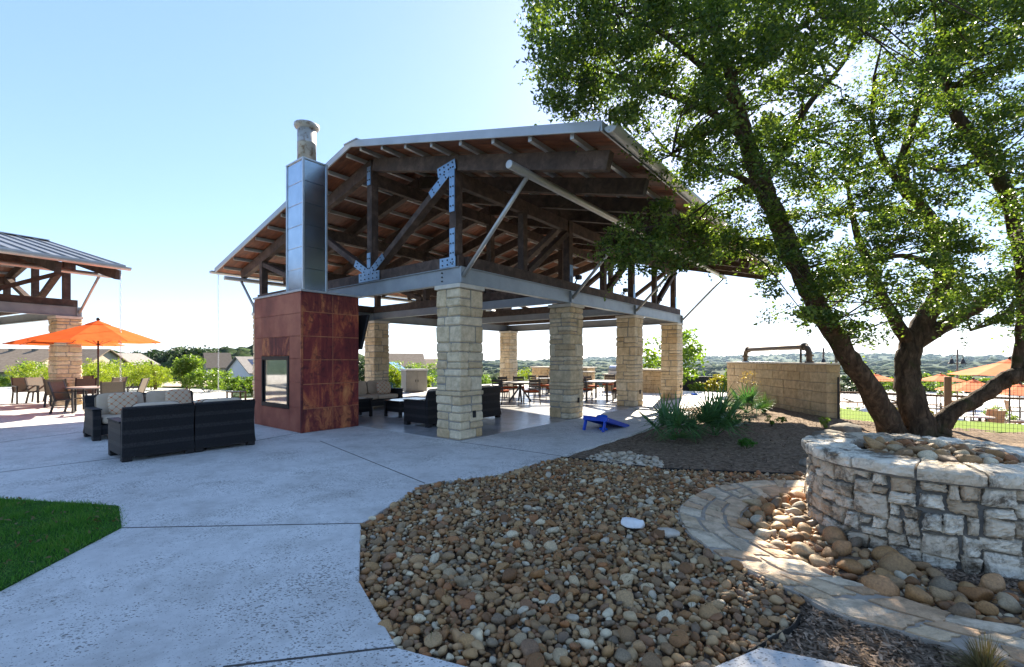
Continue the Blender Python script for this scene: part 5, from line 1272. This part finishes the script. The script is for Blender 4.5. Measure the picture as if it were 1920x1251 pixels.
for i, (px, Y, w, h, mt, lb) in enumerate(((1876, 22.6, 1.5, 1.0, 'shrub_mid', 'round green shrub in the deck planter at the right'), (1738, 24, 1.1, .7, 'shrub_gold', 'straw coloured grass clump right of the middle trunk'), (1600, 24, 1.2, .75, 'shrub_mid', 'grassy clump beside the boulder on the deck'), (1690, 25, 1.0, .7, 'shrub_gold', 'straw clump between the leaning and middle trunks'))):
    x = (px - 960) / FPX * Y; shrub('deck_shrub', lb, 'shrub', (x, Y, DZ), (w, w, h), 900, .09, mt, 220 + i, 5, 'planting on the pool deck')
x = (1627 - 960) / FPX * 24; lumpy('boulder', 'pale grey upright boulder on the pool deck behind the leaning trunk', 'boulder', (x, 24, DZ + .3), (1.0, .7, .95), 'whiterock', 30, .2, .1)
# hedge rows beyond the deck
for i in range(11):
    px = 1590 + i * 38; Y = 44 + 2.5 * math.sin(i * 2.1); x, y = (px - 960) / FPX * Y, Y
    shrub('hedge_shrub', ('green hedge shrub beyond the pool deck, one of the long far row'), 'shrub', (x, y, -1.9), (4.2, 3, 2.1 + .5 * math.sin(i * 1.7)), 1300, .24, 'shrub_mid' if i % 3 else 'shrub_dark', 240 + i, 4, 'hedge beyond the pool deck', .2, .45)
# ================================================================== FURNITURE
def wicker_chair(label, x, y, rot, w=.97, d=.92, seats=1, group='dark wicker lounge chairs', arms=(1, 1)):
    """built facing -Y, origin at the footprint centre"""
    t = thing('wicker_loveseat' if seats > 1 else 'wicker_chair', label, 'loveseat' if seats > 1 else 'armchair', (x, y, 0), rot, group)
    W2, D2 = w / 2, d / 2
    b = MB(); b.cbox(-W2 + .03, W2 - .03, -D2 + .05, D2 - .12, .10, .30, .012)
    for sx in (-1, 1):
        for sy in (-1, 1): b.cbox(sx * W2 - (.13 if sx > 0 else 0), sx * W2 + (0 if sx > 0 else .13), sy * (D2 - .01) - (.12 if sy > 0 else 0), sy * (D2 - .01) + (0 if sy > 0 else .12), 0, .11, .01)
    b.build('base', 'wicker', t)
    for sx, on_ in zip((-1, 1), arms):
        if not on_: continue
        a = MB(); x0, x1 = (-W2, -W2 + .13) if sx < 0 else (W2 - .13, W2)
        a.cbox(x0, x1, -D2, D2 - .10, .085, .60, .014); ar = a.build('armrest', 'wicker', t)
        MB().cbox(x0 - .012, x1 + .012, -D2 - .012, D2 - .14, .598, .625, .008).build('arm_cap', 'wicker', ar)
    # back shell: flares at its foot, leans back at the top
    bk = MB(); rows = [(.075, D2 + .015, 1.012), (.20, D2 - .012, .998), (.45, D2 - .035, .988), (.68, D2 - .02, .99), (.82, D2 + .01, 1.0)]
    V = []; nx = 10
    for z, yb, f in rows:
        for i in range(nx + 1): V.append(((-W2 + w * i / nx) * f, yb, z))
    n1 = len(V)
    for z, yb, f in rows:
        for i in range(nx + 1): V.append(((-W2 + w * i / nx) * f, yb - (.10 if z < .8 else .085), z))
    F = []; R = len(rows)
    for r_ in range(R - 1):
        for i in range(nx):
            k = r_ * (nx + 1) + i; F.append((k, k + nx + 1, k + nx + 2, k + 1)); k += n1; F.append((k, k + 1, k + nx + 2, k + nx + 1))
    for i in range(nx):
        F.append((i, i + 1, n1 + i + 1, n1 + i)); k = (R - 1) * (nx + 1) + i; F.append((k, n1 + k, n1 + k + 1, k + 1))
    for r_ in range(R - 1):
        k = r_ * (nx + 1); F.append((k, n1 + k, n1 + k + nx + 1, k + nx + 1)); k += nx; F.append((k, k + nx + 1, n1 + k + nx + 1, n1 + k))
    bk.add(V, F); back = bk.build('backrest', 'wicker', t, bevel=.008)
    MB().tube([(-W2 * .985, D2 - .035, .826), (W2 * .985, D2 - .035, .826)], .034, 10).build('top_rail', 'wicker', back, smooth=True)
    MB().cbox(-W2 + .16, W2 - .16, D2 - .03, D2 + .004, .055, .10, .006).build('skirt', 'wicker', back)
    sw = (w - .28) / seats
    for k in range(seats):
        cx_ = -W2 + .14 + sw * (k + .5)
        s = MB(); s.superell((cx_, -.06, .385), (sw / 2 - .005, D2 - .09, .075), .3, .16, 40, 10); s.build('seat_cushion', 'cushion', t, smooth=True)
        mt = Matrix.Translation((cx_, D2 - .20, .66)) @ Matrix.Rotation(rad(-12), 4, 'X')
        s = MB(); s.superell((0, 0, 0), (sw / 2 - .01, .085, .235), .35, .35, 40, 12, mt); c = s.build('back_cushion', 'cushion', t, smooth=True)
        p = MB(); e = .96
        pts = [mt @ Vector((math.copysign(abs(math.cos(a)) ** .3, math.cos(a)) * (sw / 2 - .012), -.055, math.copysign(abs(math.sin(a)) ** .3, math.sin(a)) * .228)) for a in [2 * math.pi * i / 40 for i in range(41)]]
        p.tube(pts, .006, 5, False); p.build('piping', 'piping', c)
    return t
def pillow(label, x, y, z, rot, tilt, w=.46, h=.42, group='orange lattice throw pillows'):
    m = MB(); m.superell((0, 0, 0), (w / 2, .075, h / 2), .55, .5, 40, 14)
    V = [Vector(p) for p in m.v]
    m.v = [(p.x * (1 + .10 * (abs(p.z) / (h / 2)) ** 4), p.y, p.z * (1 + .10 * (abs(p.x) / (w / 2)) ** 4)) for p in V]
    o = m.build('throw_pillow', 'pillow', smooth=True); o.location = (x, y, z); o.rotation_euler = (tilt, 0, rot); return tag(o, label, 'pillow', group)
def pv(u, v): x, y = UV(u, v); return x, y
AU, AV = ROT, ROT + math.pi / 2
def uvface(du, dv): return face(du * RX - dv * RY, du * RY + dv * RX)
# seating group in front of the fireplace
q0 = toUV(*G(228, 868)); du = .98
for i, lb in enumerate(('nearest dark wicker chair, its back to the camera, left of the pair', 'dark wicker chair with its back to the camera, beside the rusted fireplace')):
    x, y = UV(q0[0] + du * (i + .5), q0[1] + .46); wicker_chair(lb, x, y, uvface(0, 1), .972, .94, 1, 'wicker chairs turned to the fireplace')
s0 = toUV(*G(174, 828)); x, y = UV(s0[0] + .97, s0[1] + .46)
wicker_chair('wicker loveseat facing the camera with beige cushions and two lattice pillows', x, y, uvface(0, -1), 1.94, .92, 2)
x, y = UV(s0[0] + .56, s0[1] + .46 + .02); pillow('lattice pillow on the left seat of the wicker loveseat', x, y, .67, uvface(0, -1) + .05, -.22, .50, .46)
x, y = UV(s0[0] + 1.55, s0[1] + .46 + .05); pillow('lattice pillow on the right seat of the wicker loveseat', x, y, .70, uvface(0, -1) + .1, -.22, .50, .46)
x, y = UV(q0[0] + du * 1.35, q0[1] + .46 + .08); pillow('lattice pillow peeking over the back of the wicker chair by the fireplace', x, y, .68, uvface(0, 1), -.3, .44, .40)
x, y = UV(q0[0] + du * .65, q0[1] + .46 + .06); pillow('lattice pillow peeking over the back of the nearest wicker chair', x, y, .65, uvface(0, 1), -.3, .46, .42)
x, y = (443 - 960) / FPX * 12.4, 12.4; t = thing('side_table', 'slim light wooden side table behind the wicker chairs', 'table', (x, y, 0), ROT)
MB().cbox(-.19, .19, -.19, .19, .72, .75, .005).build('tabletop', 'teak', t)
for a in (-.165, .165):
    for b in (-.165, .165): MB().beam((a, b, 0), (a, b, .72), .035, .035).build('leg', 'teak', t)
# inside the pavilion
NEARP = 'wicker seats under the pavilion roof'
for u, v, f, lb, n in ((1.22, 2.22, (0, 1), 'dark wicker armchair between the fireplace and the front stone column', 1), (2.86, 2.2, (0, 1), 'dark wicker chair seen from behind, right of the front stone column', 1), (2.5, 6.62, (0, -1), 'wicker loveseat with beige cushions in front of the back left column', 2)):
    x, y = UV(u, v); wicker_chair(lb, x, y, uvface(*f), .98 if n == 1 else 1.9, .92, n, NEARP)
x, y = UV(2.95, 6.55); pillow('plain looking lattice pillow on the loveseat inside the pavilion', x, y, .66, uvface(0, -1) - .3, -.25)
def coffee_table(label, u, v, w, d, h, group):
    x, y = UV(u, v); t = thing('coffee_table', label, 'table', (x, y, 0), ROT, group)
    MB().cbox(-w / 2, w / 2, -d / 2, d / 2, h - .035, h, .006).build('tabletop', 'tabletop', t); MB().cbox(-w / 2 + .05, w / 2 - .05, -d / 2 + .05, d / 2 - .05, .14, h - .036, .008).build('skirt', 'wicker', t)
    for a in (-1, 1):
        for b in (-1, 1): MB().beam((a * (w / 2 - .05), b * (d / 2 - .05), 0), (a * (w / 2 - .05), b * (d / 2 - .05), h - .036), .07, .07).build('leg', 'wicker', t)
coffee_table('low dark coffee table with a glossy top between the pavilion seats', 2.05, 4.15, 1.15, .75, .46, 'dark coffee tables'); coffee_table('dark side table just right of the fireplace edge', .95, 5.0, .62, .62, .52, 'dark coffee tables')
x, y = UV(8.4, 11.6); t = thing('storage_cabinet', 'grey two door storage cabinet behind the pavilion seats', 'cabinet', (x, y, 0), uvface(-.3, -1))
MB().cbox(-.55, .55, -.32, .32, .03, 1.06, .012).build('body', 'tilegrey', t); l = MB(); l.cbox(-.60, .60, -.37, .37, 1.062, 1.14, .02); l.build('lid', 'cabtop', t)
for a in (-1, 1): dr = MB(); dr.cbox(min(a * .01, a * .52), max(a * .01, a * .52), -.335, -.321, .08, 1.03, .004); o = dr.build('door', 'tilegrey', t); MB().cbox(a * .06 - .012, a * .06 + .012, -.36, -.336, .5, .62, .004).build('handle', 'black', o)
def dining_chair():
    t = thing('dining_chair', '', 'chair', (0, 0, 0), 0, 'dark ladder back dining chairs')
    MB().cbox(-.23, .23, -.22, .22, .415, .44, .006).build('seat', 'slat', t)
    c = MB(); c.superell((0, -.01, .475), (.235, .225, .035), .4, .25, 32, 8); c.build('cushion', 'redcush', t, smooth=True)
    for sx in (-1, 1):
        MB().tube([(sx * .21, -.20, 0), (sx * .215, -.205, .2), (sx * .21, -.20, .43)], [.016, .018, .02], 8).build('leg', 'slat', t, smooth=True)
        MB().tube([(sx * .21, .30, 0), (sx * .212, .245, .2), (sx * .212, .215, .42), (sx * .212, .235, .65), (sx * .212, .29, .92)], [.016, .018, .02, .019, .016], 8).build('leg', 'slat', t, smooth=True)
    b = MB()
    for z in (.56, .65, .74, .84): b.beam((-.212, .215 + (z - .45) * .15, z), (.212, .215 + (z - .45) * .15, z), .018, .058 if z < .8 else .10)
    b.build('backrest', 'slat', t)
    return t
D0 = dining_chair(); first = [True]
def place(label, u, v, fu, fv):
    x, y = UV(u, v)
    if first[0]: first[0] = False; D0.location = (x, y, 0); D0.rotation_euler = (0, 0, uvface(fu, fv)); D0['label'] = label; return
    dup(D0, (x, y, 0), uvface(fu, fv), label)
TA, TB = (7.6, 4.35), (10.2, 2.25)
x, y = UV(*TA); t = thing('dining_table', 'dining table on crossed legs between the front and second stone columns', 'table', (x, y, 0), ROT, 'dining tables in the pavilion')
MB().lathe([(.62, .70), (.66, .715), (.66, .735), (.65, .745)], 40).build('tabletop', 'greytop', t)
for k in range(4): a = math.pi / 4 + k * math.pi / 2; MB().beam((.42 * math.cos(a), .42 * math.sin(a), 0), (-.1 * math.cos(a), -.1 * math.sin(a), .71), .06, .06).build('leg', 'slat', t)
x, y = UV(*TB); t = thing('dining_table', 'rectangular dining table between the second and third stone columns', 'table', (x, y, 0), ROT + .25, 'dining tables in the pavilion')
MB().cbox(-.85, .85, -.5, .5, .705, .745, .006).build('tabletop', 'greytop', t)
for a in (-.75, .75):
    for b in (-.4, .4): MB().beam((a, b, 0), (a, b, .704), .07, .07).build('leg', 'slat', t)
for lb, u, v, fu, fv in (('red cushioned chair nearest the dark wicker back, left of the crossed leg table', 6.35, 4.25, 1, .1), ('red cushioned chair nearest the second stone column at the crossed leg table', 6.9, 3.30, .45, .9), ('chair behind the crossed leg table, its back towards the far column', 8.55, 5.15, -.7, -.6),
                         ('chair at the left of the crossed leg table, half hidden by the front column', 6.75, 5.5, .6, -.8), ('chair at the right of the crossed leg table further back', 8.75, 3.6, -.8, .5),
                         ('red cushioned chair with its back to us, right of the second stone column', 9.05, 2.35, 1, 0), ('chair across the rectangular table beside the third stone column', 11.0, 3.1, -.3, -1), ('chair on the near side of the rectangular table by the third column', 10.1, 1.35, .1, 1), ('chair at the far end of the rectangular table', 11.5, 1.9, -1, .1), ('red cushioned chair further back between the two tables', 10.2, 5.0, -.6, -.6), ('chair facing us across the crossed leg table', 8.1, 5.45, -.3, -1), ('chair drawn up to the farther pale topped table, nearest the camera', 10.6, 5.75, 1, -.1), ('chair behind the farther pale topped table', 12.2, 5.9, -1, -.2), ('second chair with its back to us at the rectangular table', 9.3, 2.95, 1, -.2), ('chair at the near corner of the rectangular table', 9.75, 1.2, .3, 1), ('lone chair between the rectangular table and the kitchen counter', 12.9, 3.3, -1, -.2)):
    place(lb, u, v, fu, fv)
x, y = UV(11.4, 5.6); t = thing('dining_table', 'farther pale topped dining table deep in the pavilion', 'table', (x, y, 0), ROT, 'dining tables in the pavilion')
MB().lathe([(.56, .70), (.60, .715), (.60, .735), (.59, .745)], 40).build('tabletop', 'greytop', t); MB().lathe([(.28, 0), (.28, .03), (.05, .06), (.05, .70)], 20).build('pedestal', 'slat', t)
# outdoor kitchen at the far end
def counter(label, u0, u1, v0, v1, h, group):
    x, y = UV(u0, v0); t = thing('kitchen_counter', label, 'counter', (x, y, 0), ROT, group); r = random.Random(int(v0 * 10)); m = MB(); z = 0
    while z < h - .06:
        dz = min(.2, h - .05 - z); v = 0
        while v < v1 - v0 - .01:
            w = min(r.uniform(.3, .55), v1 - v0 - v); m.cbox(-.01 + r.uniform(-.008, .008), u1 - u0, v + .004, v + w - .004, z + .004, z + dz - .004, .012, .003, r); v += w
        z += dz
    m.build('stone_base', 'wallstone', t); MB().cbox(-.08, u1 - u0 + .08, -.08, v1 - v0 + .08, h - .04, h + .02, .01).build('countertop', 'capstone', t)
counter('stone kitchen counter between the far corner column and the second column', 15.0, 15.9, 5.6, 9.2, 1.18, 'stone kitchen counters'); counter('lower stone ledge in front of the kitchen counter', 14.4, 15.0, 5.2, 6.4, .98, 'stone kitchen counters'); counter('short stone counter beside the grill, left of the third column', 15.0, 15.9, 1.6, 3.2, 1.12, 'stone kitchen counters')
counter('stone base under the stainless grill', 15.0, 15.9, 3.35, 4.6, .86, 'stone kitchen counters')
x, y = UV(15.4, 3.95); t = thing('grill', 'stainless steel grill with a rounded hood on the kitchen counter', 'grill', (x, y, .88), ROT)
MB().cbox(-.30, .30, -.48, .48, .0, .16, .01).build('firebox', 'stainless', t); m = MB(); n = 10
prof = [(-.30 + .0, .165)] + [(-.30 * math.cos(a), .165 + .26 * math.sin(a)) for a in [math.pi * k / n for k in range(1, n)]] + [(.30, .165)]
m.add([(p[0], v, p[1]) for v in (-.46, .46) for p in prof], [(i, i + 1, i + len(prof) + 1, i + len(prof)) for i in range(len(prof) - 1)] + [tuple(range(len(prof)))[::-1], tuple(range(len(prof), 2 * len(prof)))]); h = m.build('hood', 'stainless', t)
MB().tube([(-.34, -.36, .24), (-.34, .36, .24)], .014, 8).build('handle', 'galv_trim', h)
# cornhole board and bags
def cornhole():
    a, b = Vector(G(1090, 806.5)), Vector(G(1136, 811)); top = (a + b) / 2 + Vector((RX, RY)) * .06
    t = thing('cornhole_board', 'bright blue cornhole board standing on its legs on the concrete walk', 'game board', (top.x, top.y, 0), ROT)
    L, W2 = 1.18, .30; s = .29 / L; z0, z1 = .33, .03; P = lambda x, y, dz=0: (x, y, z0 + (z1 - z0) * x / L + dz)
    m = MB(); n = 24; ring = [(.23 + .076 * math.cos(2 * math.pi * k / n), .076 * math.sin(2 * math.pi * k / n)) for k in range(n)]
    # deck with its hole
    outer = []
    for k in range(n):
        cx_, sy = math.cos(2 * math.pi * k / n), math.sin(2 * math.pi * k / n); q = .2 / max(abs(cx_), abs(sy)); outer.append((.23 + cx_ * q, sy * q))
    V = [P(x, y) for x, y in ring] + [P(x, y) for x, y in outer]; m.add(V, [(k, n + k, n + (k + 1) % n, (k + 1) % n) for k in range(n)])
    for x0, x1, y0, y1 in ((0, .03, -W2, W2), (.43, L, -W2, W2), (.03, .43, -W2, -.2), (.03, .43, .2, W2)): m.add([P(x0, y0), P(x1, y0), P(x1, y1), P(x0, y1)], [(0, 1, 2, 3)])
    o = m.build('deck', 'blue', t); so = o.modifiers.new('thickness', 'SOLIDIFY'); so.thickness = .014; so.offset = -1
    f = MB()
    for y in (-W2 + .018, W2 - .018): f.beam(P(.0, y, -.058), P(L - .02, y, -.052), .036, .085)
    f.beam(P(.018, -W2 + .036, -.058), P(.018, W2 - .036, -.058), .036, .085); f.beam(P(L - .04, -W2 + .036, -.05), P(L - .04, W2 - .036, -.05), .036, .06); f.build('frame', 'blue', t, bevel=.003)
    for y in (-W2 + .06, W2 - .06): MB().beam((.05, y, z0 - .06), (-.06, y, 0), .035, .085, (1, 0, 0)).build('leg', 'blue', t, bevel=.003)
    for y in (-W2 - .002, W2 + .002): MB().tube([P(.07, y - .006, -.05), P(.07, y + .006, -.05)], .012, 8).build('bolt', 'galv_trim', t)
    return t
cb = cornhole(); M_ = Matrix.Translation(cb.location) @ Matrix.Rotation(cb.rotation_euler.z, 4, 'Z')
def bag(label, p, rz, s=1, tl=0):
    m = MB(); m.superell((0, 0, 0), (.085 * s, .085 * s, .033 * s), .8, .35, 28, 8); o = m.build('bean_bag', 'bluebag', smooth=True); o.location = p; o.rotation_euler = (tl, .0, rz); tag(o, label, 'bean bag', 'blue bean bags')
bag('blue bean bag lying on top of the cornhole board', M_ @ Vector((.28, -.05, .305)), .4, 1.1, .05); bag('blue bean bag leaning on the board deck beside the other', M_ @ Vector((.42, .06, .275)), 1.0, 1.1, .2)
bag('blue bean bag on the ground under the cornhole board', M_ @ Vector((.18, -.12, .035)), .2); p = G(1302, 741); bag('blue bean bag lying far off on the sunny concrete past the columns', Vector((p[0], p[1], .04)), .3, 1.4)
# terrace tables and sling chairs, left
round_table('terrace_table', 'round table under the nearest orange umbrella', *(at(170, 700, 14.6).xy), 0, .62, .74, 'greytop', 'round terrace tables'); round_table('terrace_table', 'round table under the farther orange umbrella', *(at(128, 700, 17.1).xy), 0, .62, .74, 'greytop', 'round terrace tables')
def sling_chair():
    t = thing('sling_chair', '', 'chair', (0, 0, 0), 0, 'brown sling armchairs on the terrace')
    m = MB(); m.beam((0, -.24, .43), (0, .20, .40), .50, .018, (0, 0, 1)); m.build('seat', 'sling', t)
    m = MB(); m.beam((0, .19, .40), (0, .36, .93), .50, .02, (0, 1, 0)); b = m.build('backrest', 'sling', t)
    for s in (-1, 1):
        f = MB(); f.beam((s * .265, .18, .36), (s * .265, .37, .95), .035, .045, (1, 0, 0)); f.build('back_stile', 'bronze', b)
        MB().beam((s * .265, -.27, .42), (s * .265, .22, .39), .035, .04).build('side_rail', 'bronze', t)
        MB().beam((s * .265, -.26, 0), (s * .265, -.26, .62), .038, .045, (1, 0, 0)).build('leg', 'bronze', t); MB().beam((s * .265, .33, 0), (s * .265, .19, .42), .038, .05, (1, 0, 0)).build('leg', 'bronze', t)
        MB().beam((s * .265, -.285, .63), (s * .265, .28, .635), .05, .028).build('armrest', 'bronze', t)
    return t
SC = sling_chair()
for k, (px, Y, fx, fy, lb) in enumerate(((131, 13.9, .97, .15, 'brown sling chair seen from its side, left of the nearest umbrella table'), (212, 14.1, -.62, .75, 'brown sling chair with its back to us, just over the loveseat'), (110, 15.9, -.50, .86, 'brown sling chair with its back to us, in front of the stone column'), (47, 17.0, .85, -.5, 'leftmost brown sling armchair turned towards the tables'), (78, 17.2, .95, -.2, 'second brown sling armchair from the left'),
                                         (158, 16.0, .55, -.8, 'sling chair on the far side of the nearest table'), (152, 18.5, .4, -.9, 'sling chair behind the farther table'), (250, 16.2, -.9, -.3, 'sling chair at the right, against the lime shrubs'), (209, 17.3, -.9, .1, 'sling chair right of the near umbrella pole, further back'))):
    x = (px - 960) / FPX * Y
    if k == 0: SC.location = (x, Y, 0); SC.rotation_euler = (0, 0, face(fx, fy)); SC['label'] = lb
    else: dup(SC, (x, Y, 0), face(fx, fy), lb)
# ================================================================== HOUSES, CAR, MASTS, FAR WOOD
def gable_house(label, px, Y, w, d, zw, zr, rot, wall, roof, z0=None, group=None, extra=None):
    """w along local x (the ridge runs along x), d deep; eaves zw, ridge zr (heights above the camera's ground)"""
    x = (px - 960) / FPX * Y; z0 = terr(x, Y) - .3 if z0 is None else z0
    t = thing('house', label, 'house', (x, Y, z0), rot, group); hw, hd = w / 2, d / 2; a, b = zw - z0, zr - z0
    m = MB(); m.add([(-hw, -hd, 0), (hw, -hd, 0), (hw, hd, 0), (-hw, hd, 0), (-hw, -hd, a), (hw, -hd, a), (hw, hd, a), (-hw, hd, a), (-hw, 0, b), (hw, 0, b)],
                    [(0, 1, 5, 4), (2, 3, 7, 6), (0, 4, 8, 7, 3), (1, 2, 6, 9, 5), (3, 2, 1, 0)]); m.build('wall', wall, t)
    r = MB(); o = .5; s = (b - a) / hd
    for sg in (-1, 1): r.beam((0, 0, b + .06), (0, sg * (hd + o), a - s * o + .06), w + 2 * o, .14)
    rf = r.build('roof', roof, t)
    if extra: extra(t, rf, hw, hd, a, b)
    return t
def ex1(t, rf, hw, hd, a, b):
    for k in range(5): MB().box(-hw * .7 + k * hw * .33, -hw * .7 + k * hw * .33 + .5, -.9, -.5, b - .3, b + .08).build('roof_vent', 'darkwin', rf)
    m = MB(); m.add([(hw * .5, -hd - .3, a - .5), (hw * .5 + 2.4, -hd - .3, a - .5), (hw * .5 + 1.2, -hd - .3, a + .6), (hw * .5, -hd + 2, a - .5), (hw * .5 + 2.4, -hd + 2, a - .5), (hw * .5 + 1.2, -hd + 2, a + .6)], [(0, 1, 2), (3, 5, 4), (0, 2, 5, 3), (1, 4, 5, 2)]); m.build('dormer', 'sidegrey', t)
gable_house('long house with a broad brown shingle roof at the far left', -10, 62, 17, 13, .2, 2.95, .10, 'sidetan', 'shingle', None, 'houses beyond the terrace', ex1)
gable_house('house with a brown roof between the stone column and the umbrella pole', 158, 66, 6, 10, .4, 3.0, .1, 'sidetan', 'shingle', None, 'houses beyond the terrace')
gable_house('blue grey house end showing left of the stone column', 96, 76, 4, 6, 2.2, 3.2, .1, 'sidegrey', 'shingle_grey', None, 'houses beyond the terrace')
gable_house('small house with a grey roof peak right of the umbrella pole', 236, 74, 4.5, 6, .9, 2.5, 1.5, 'sidetan', 'shingle_grey', None, 'houses beyond the terrace'); gable_house('low grey roofed house behind the lime shrubs', 215, 84, 9, 8, .6, 2.1, .1, 'sidetan', 'shingle_grey', None, 'houses beyond the terrace')
def win(t, side, x0, x1, z0, z1, hw, hd):
    m = MB(); m.box(x0, x1, -hd - .03, -hd + .02, z0, z1); f = m.build('window', 'darkwin', t)
def ex5(t, rf, hw, hd, a, b):
    m = MB(); s = (b - a) / hd
    for i in range(3):
        for j in range(2): m.beam((-hw * .5 + i * 2.0, -.8 - j * 1.75, b + .16 - s * (.8 + j * 1.75)), (-hw * .5 + i * 2.0, -2.4 - j * 1.75, b + .16 - s * (2.4 + j * 1.75)), 1.9, .05)
    m.build('solar_panel', 'solar', rf)
    for z in (1.3,):
        for y in (-1.8, -1.2): f = MB(); f.box(-hw - .03, -hw + .02, y - .14, y + .14, a * .40, a * .40 + .4); f.build('window', 'darkwin', t)
    f = MB(); f.cbox(-hw - .9, -hw - .1, hd * .1, hd * .1 + .9, 0, .95, .03); f.build('air_conditioner', 'tilegrey', t)
gable_house('white gabled house with dark solar panels, just left of the rusted fireplace', 491, 87.9, 9, 7.4, -.6, 2.05, 1.05, 'sidewhite', 'shingle_grey', -2.75, 'houses beyond the terrace', ex5)
def ex4(t, rf, hw, hd, a, b): 
    for y in (-1.2, 1.0): f = MB(); f.box(-hw - .03, -hw + .02, y - .5, y + .5, a * .45, a * .8); f.build('window', 'darkwin', t)
    win(t, 0, -1, .2, a * .4, a * .75, hw, hd)
gable_house('tan stone house with a pointed gable beside the dark oaks', 407, 128, 5.5, 6.5, -.2, 3.4, .75, 'sidetan', 'shingle', None, 'houses beyond the terrace', ex4)
gable_house('house with a brown roof and bright blue gable seen past the back left column', 752, 84, 7, 8, .5, 2.6, .3, 'sideblue', 'shingle', -4, 'houses beyond the terrace'); gable_house('pair roofed brown house left of the front stone column', 800, 92, 6, 8, .0, 1.6, .2, 'sidetan', 'shingle', -4.5, 'houses beyond the terrace')
gable_house('small blue house front right beside the back left column', 735, 72, 1.6, 3, .1, 1.1, 1.3, 'sideblue', 'sideblue', -4, 'houses beyond the terrace')
x = (393 - 960) / FPX * 104; z = -1.75 - .72; t = thing('parked_car', 'white car parked in front of the tan house in the distance', 'car', (x, 104, z), .35)
m = MB(); pr = [(-2.2, .45), (-2.25, .85), (-1.4, .98), (-.85, 1.5), (.9, 1.52), (1.7, 1.02), (2.2, .9), (2.25, .45)]; n = len(pr)
m.add([(p[0], y, p[1]) for y in (-.9, .9) for p in pr], [tuple(range(n)), tuple(range(n, 2 * n))[::-1]] + [(i, n + i, n + (i + 1) % n, (i + 1) % n) for i in range(n)]); m.build('body', 'carwhite', t, bevel=.05)
for sx in (-.75, .3): MB().box(sx, sx + .85, -.915, .915, 1.03, 1.4).build('window', 'darkwin', t)
for sx in (-1.4, 1.4):
    for sy in (-.8, .8): MB().tube([(sx, sy - .1, .34), (sx, sy + .1, .34)], .34, 14).build('wheel', 'black', t)
xx = (372 - 960) / FPX * 100; kind(sheet('dirt_lot', 'dirt', xx - 10, xx + 9, 86, 112, 2.0, lambda a, b: terr(a, b) + .25), 'structure')
MASTS = 'distant radio masts'
for px, Y, top, lb in ((1363, 3300, 640, 'tallest hair thin radio mast on the far ridge'), (1371, 3400, 653, 'second radio mast on the far ridge, shorter')):
    b0 = at(px, 668, Y); tp = at(px, top, Y); m = MB(); m.tube([(b0.x, b0.y, -40), (tp.x, tp.y, tp.z)], [1.5, .8], 4); tag(m.build('radio_mast', 'towersteel'), lb, 'radio mast', MASTS)
def far_wood():
    rng = np.random.default_rng(31); V1, F1 = ICO[2]; Vs = []; Fs = []; o = 0; n = 0
    while n < 3000:
        az = rng.uniform(-42, 52); r = math.exp(rng.uniform(math.log(100), math.log(1900))); x, y = r * math.sin(rad(az)), r * math.cos(rad(az))
        if -41 < az < -26 and r < 165: continue
        if az > 20 and r < 78: continue
        if az < -26 and r < 190 and r > 95 and rng.random() < .8: continue
        if -16 < az < -8 and r < 110: continue
        h = rng.uniform(4, 8) * (1 if r < 300 else 1.2); z = terr(x, y)
        if az < -8 and r < 140: h *= .5
        w = h * rng.uniform(.7, 1.2) * (1 + r / 1500); V = V1 * (1 + .22 * rng.normal(size=(len(V1), 1))).clip(.6, 1.4) * np.array([w, w, h]) * .55 + np.array([x, y, z + h * .32])
        Vs.append(V); Fs.append(F1 + o); o += len(V); n += 1
    V0, F0 = ICO[1]
    for _ in range(4200):
        az = rng.uniform(-14, 52); r = rng.uniform(1300, 5300); x, y = r * math.sin(rad(az)), r * math.cos(rad(az)); h = rng.uniform(9, 20); w = h * rng.uniform(1.2, 2.6)
        V = V0 * (1 + .2 * rng.normal(size=(len(V0), 1))).clip(.6, 1.4) * np.array([w, w, h]) * .7 + np.array([x, y, terr(x, y)]); Vs.append(V); Fs.append(F0 + o); o += len(V)
    kind(link('far_wood', npmesh('far_wood', np.concatenate(Vs), np.concatenate(Fs)), 'wood_mass'), 'stuff')
far_wood()
# ================================================================== HAZE
hz = MB().box(-7200, 7200, -3000, 7200, -120, 150).build('haze', 'black'); hz.data.materials.clear()
m_ = bpy.data.materials.new('haze_air'); m_.use_nodes = True; nt_ = m_.node_tree; nt_.nodes.remove(nt_.nodes['Principled BSDF'])
vv_ = nt_.nodes.new('ShaderNodeVolumePrincipled'); vv_.inputs['Color'].default_value = (.55, .76, 1, 1); vv_.inputs['Density'].default_value = .000036; vv_.inputs['Anisotropy'].default_value = .25
nt_.links.new(vv_.outputs[0], nt_.nodes['Material Output'].inputs['Volume']); hz.data.materials.append(m_); kind(hz, 'stuff')
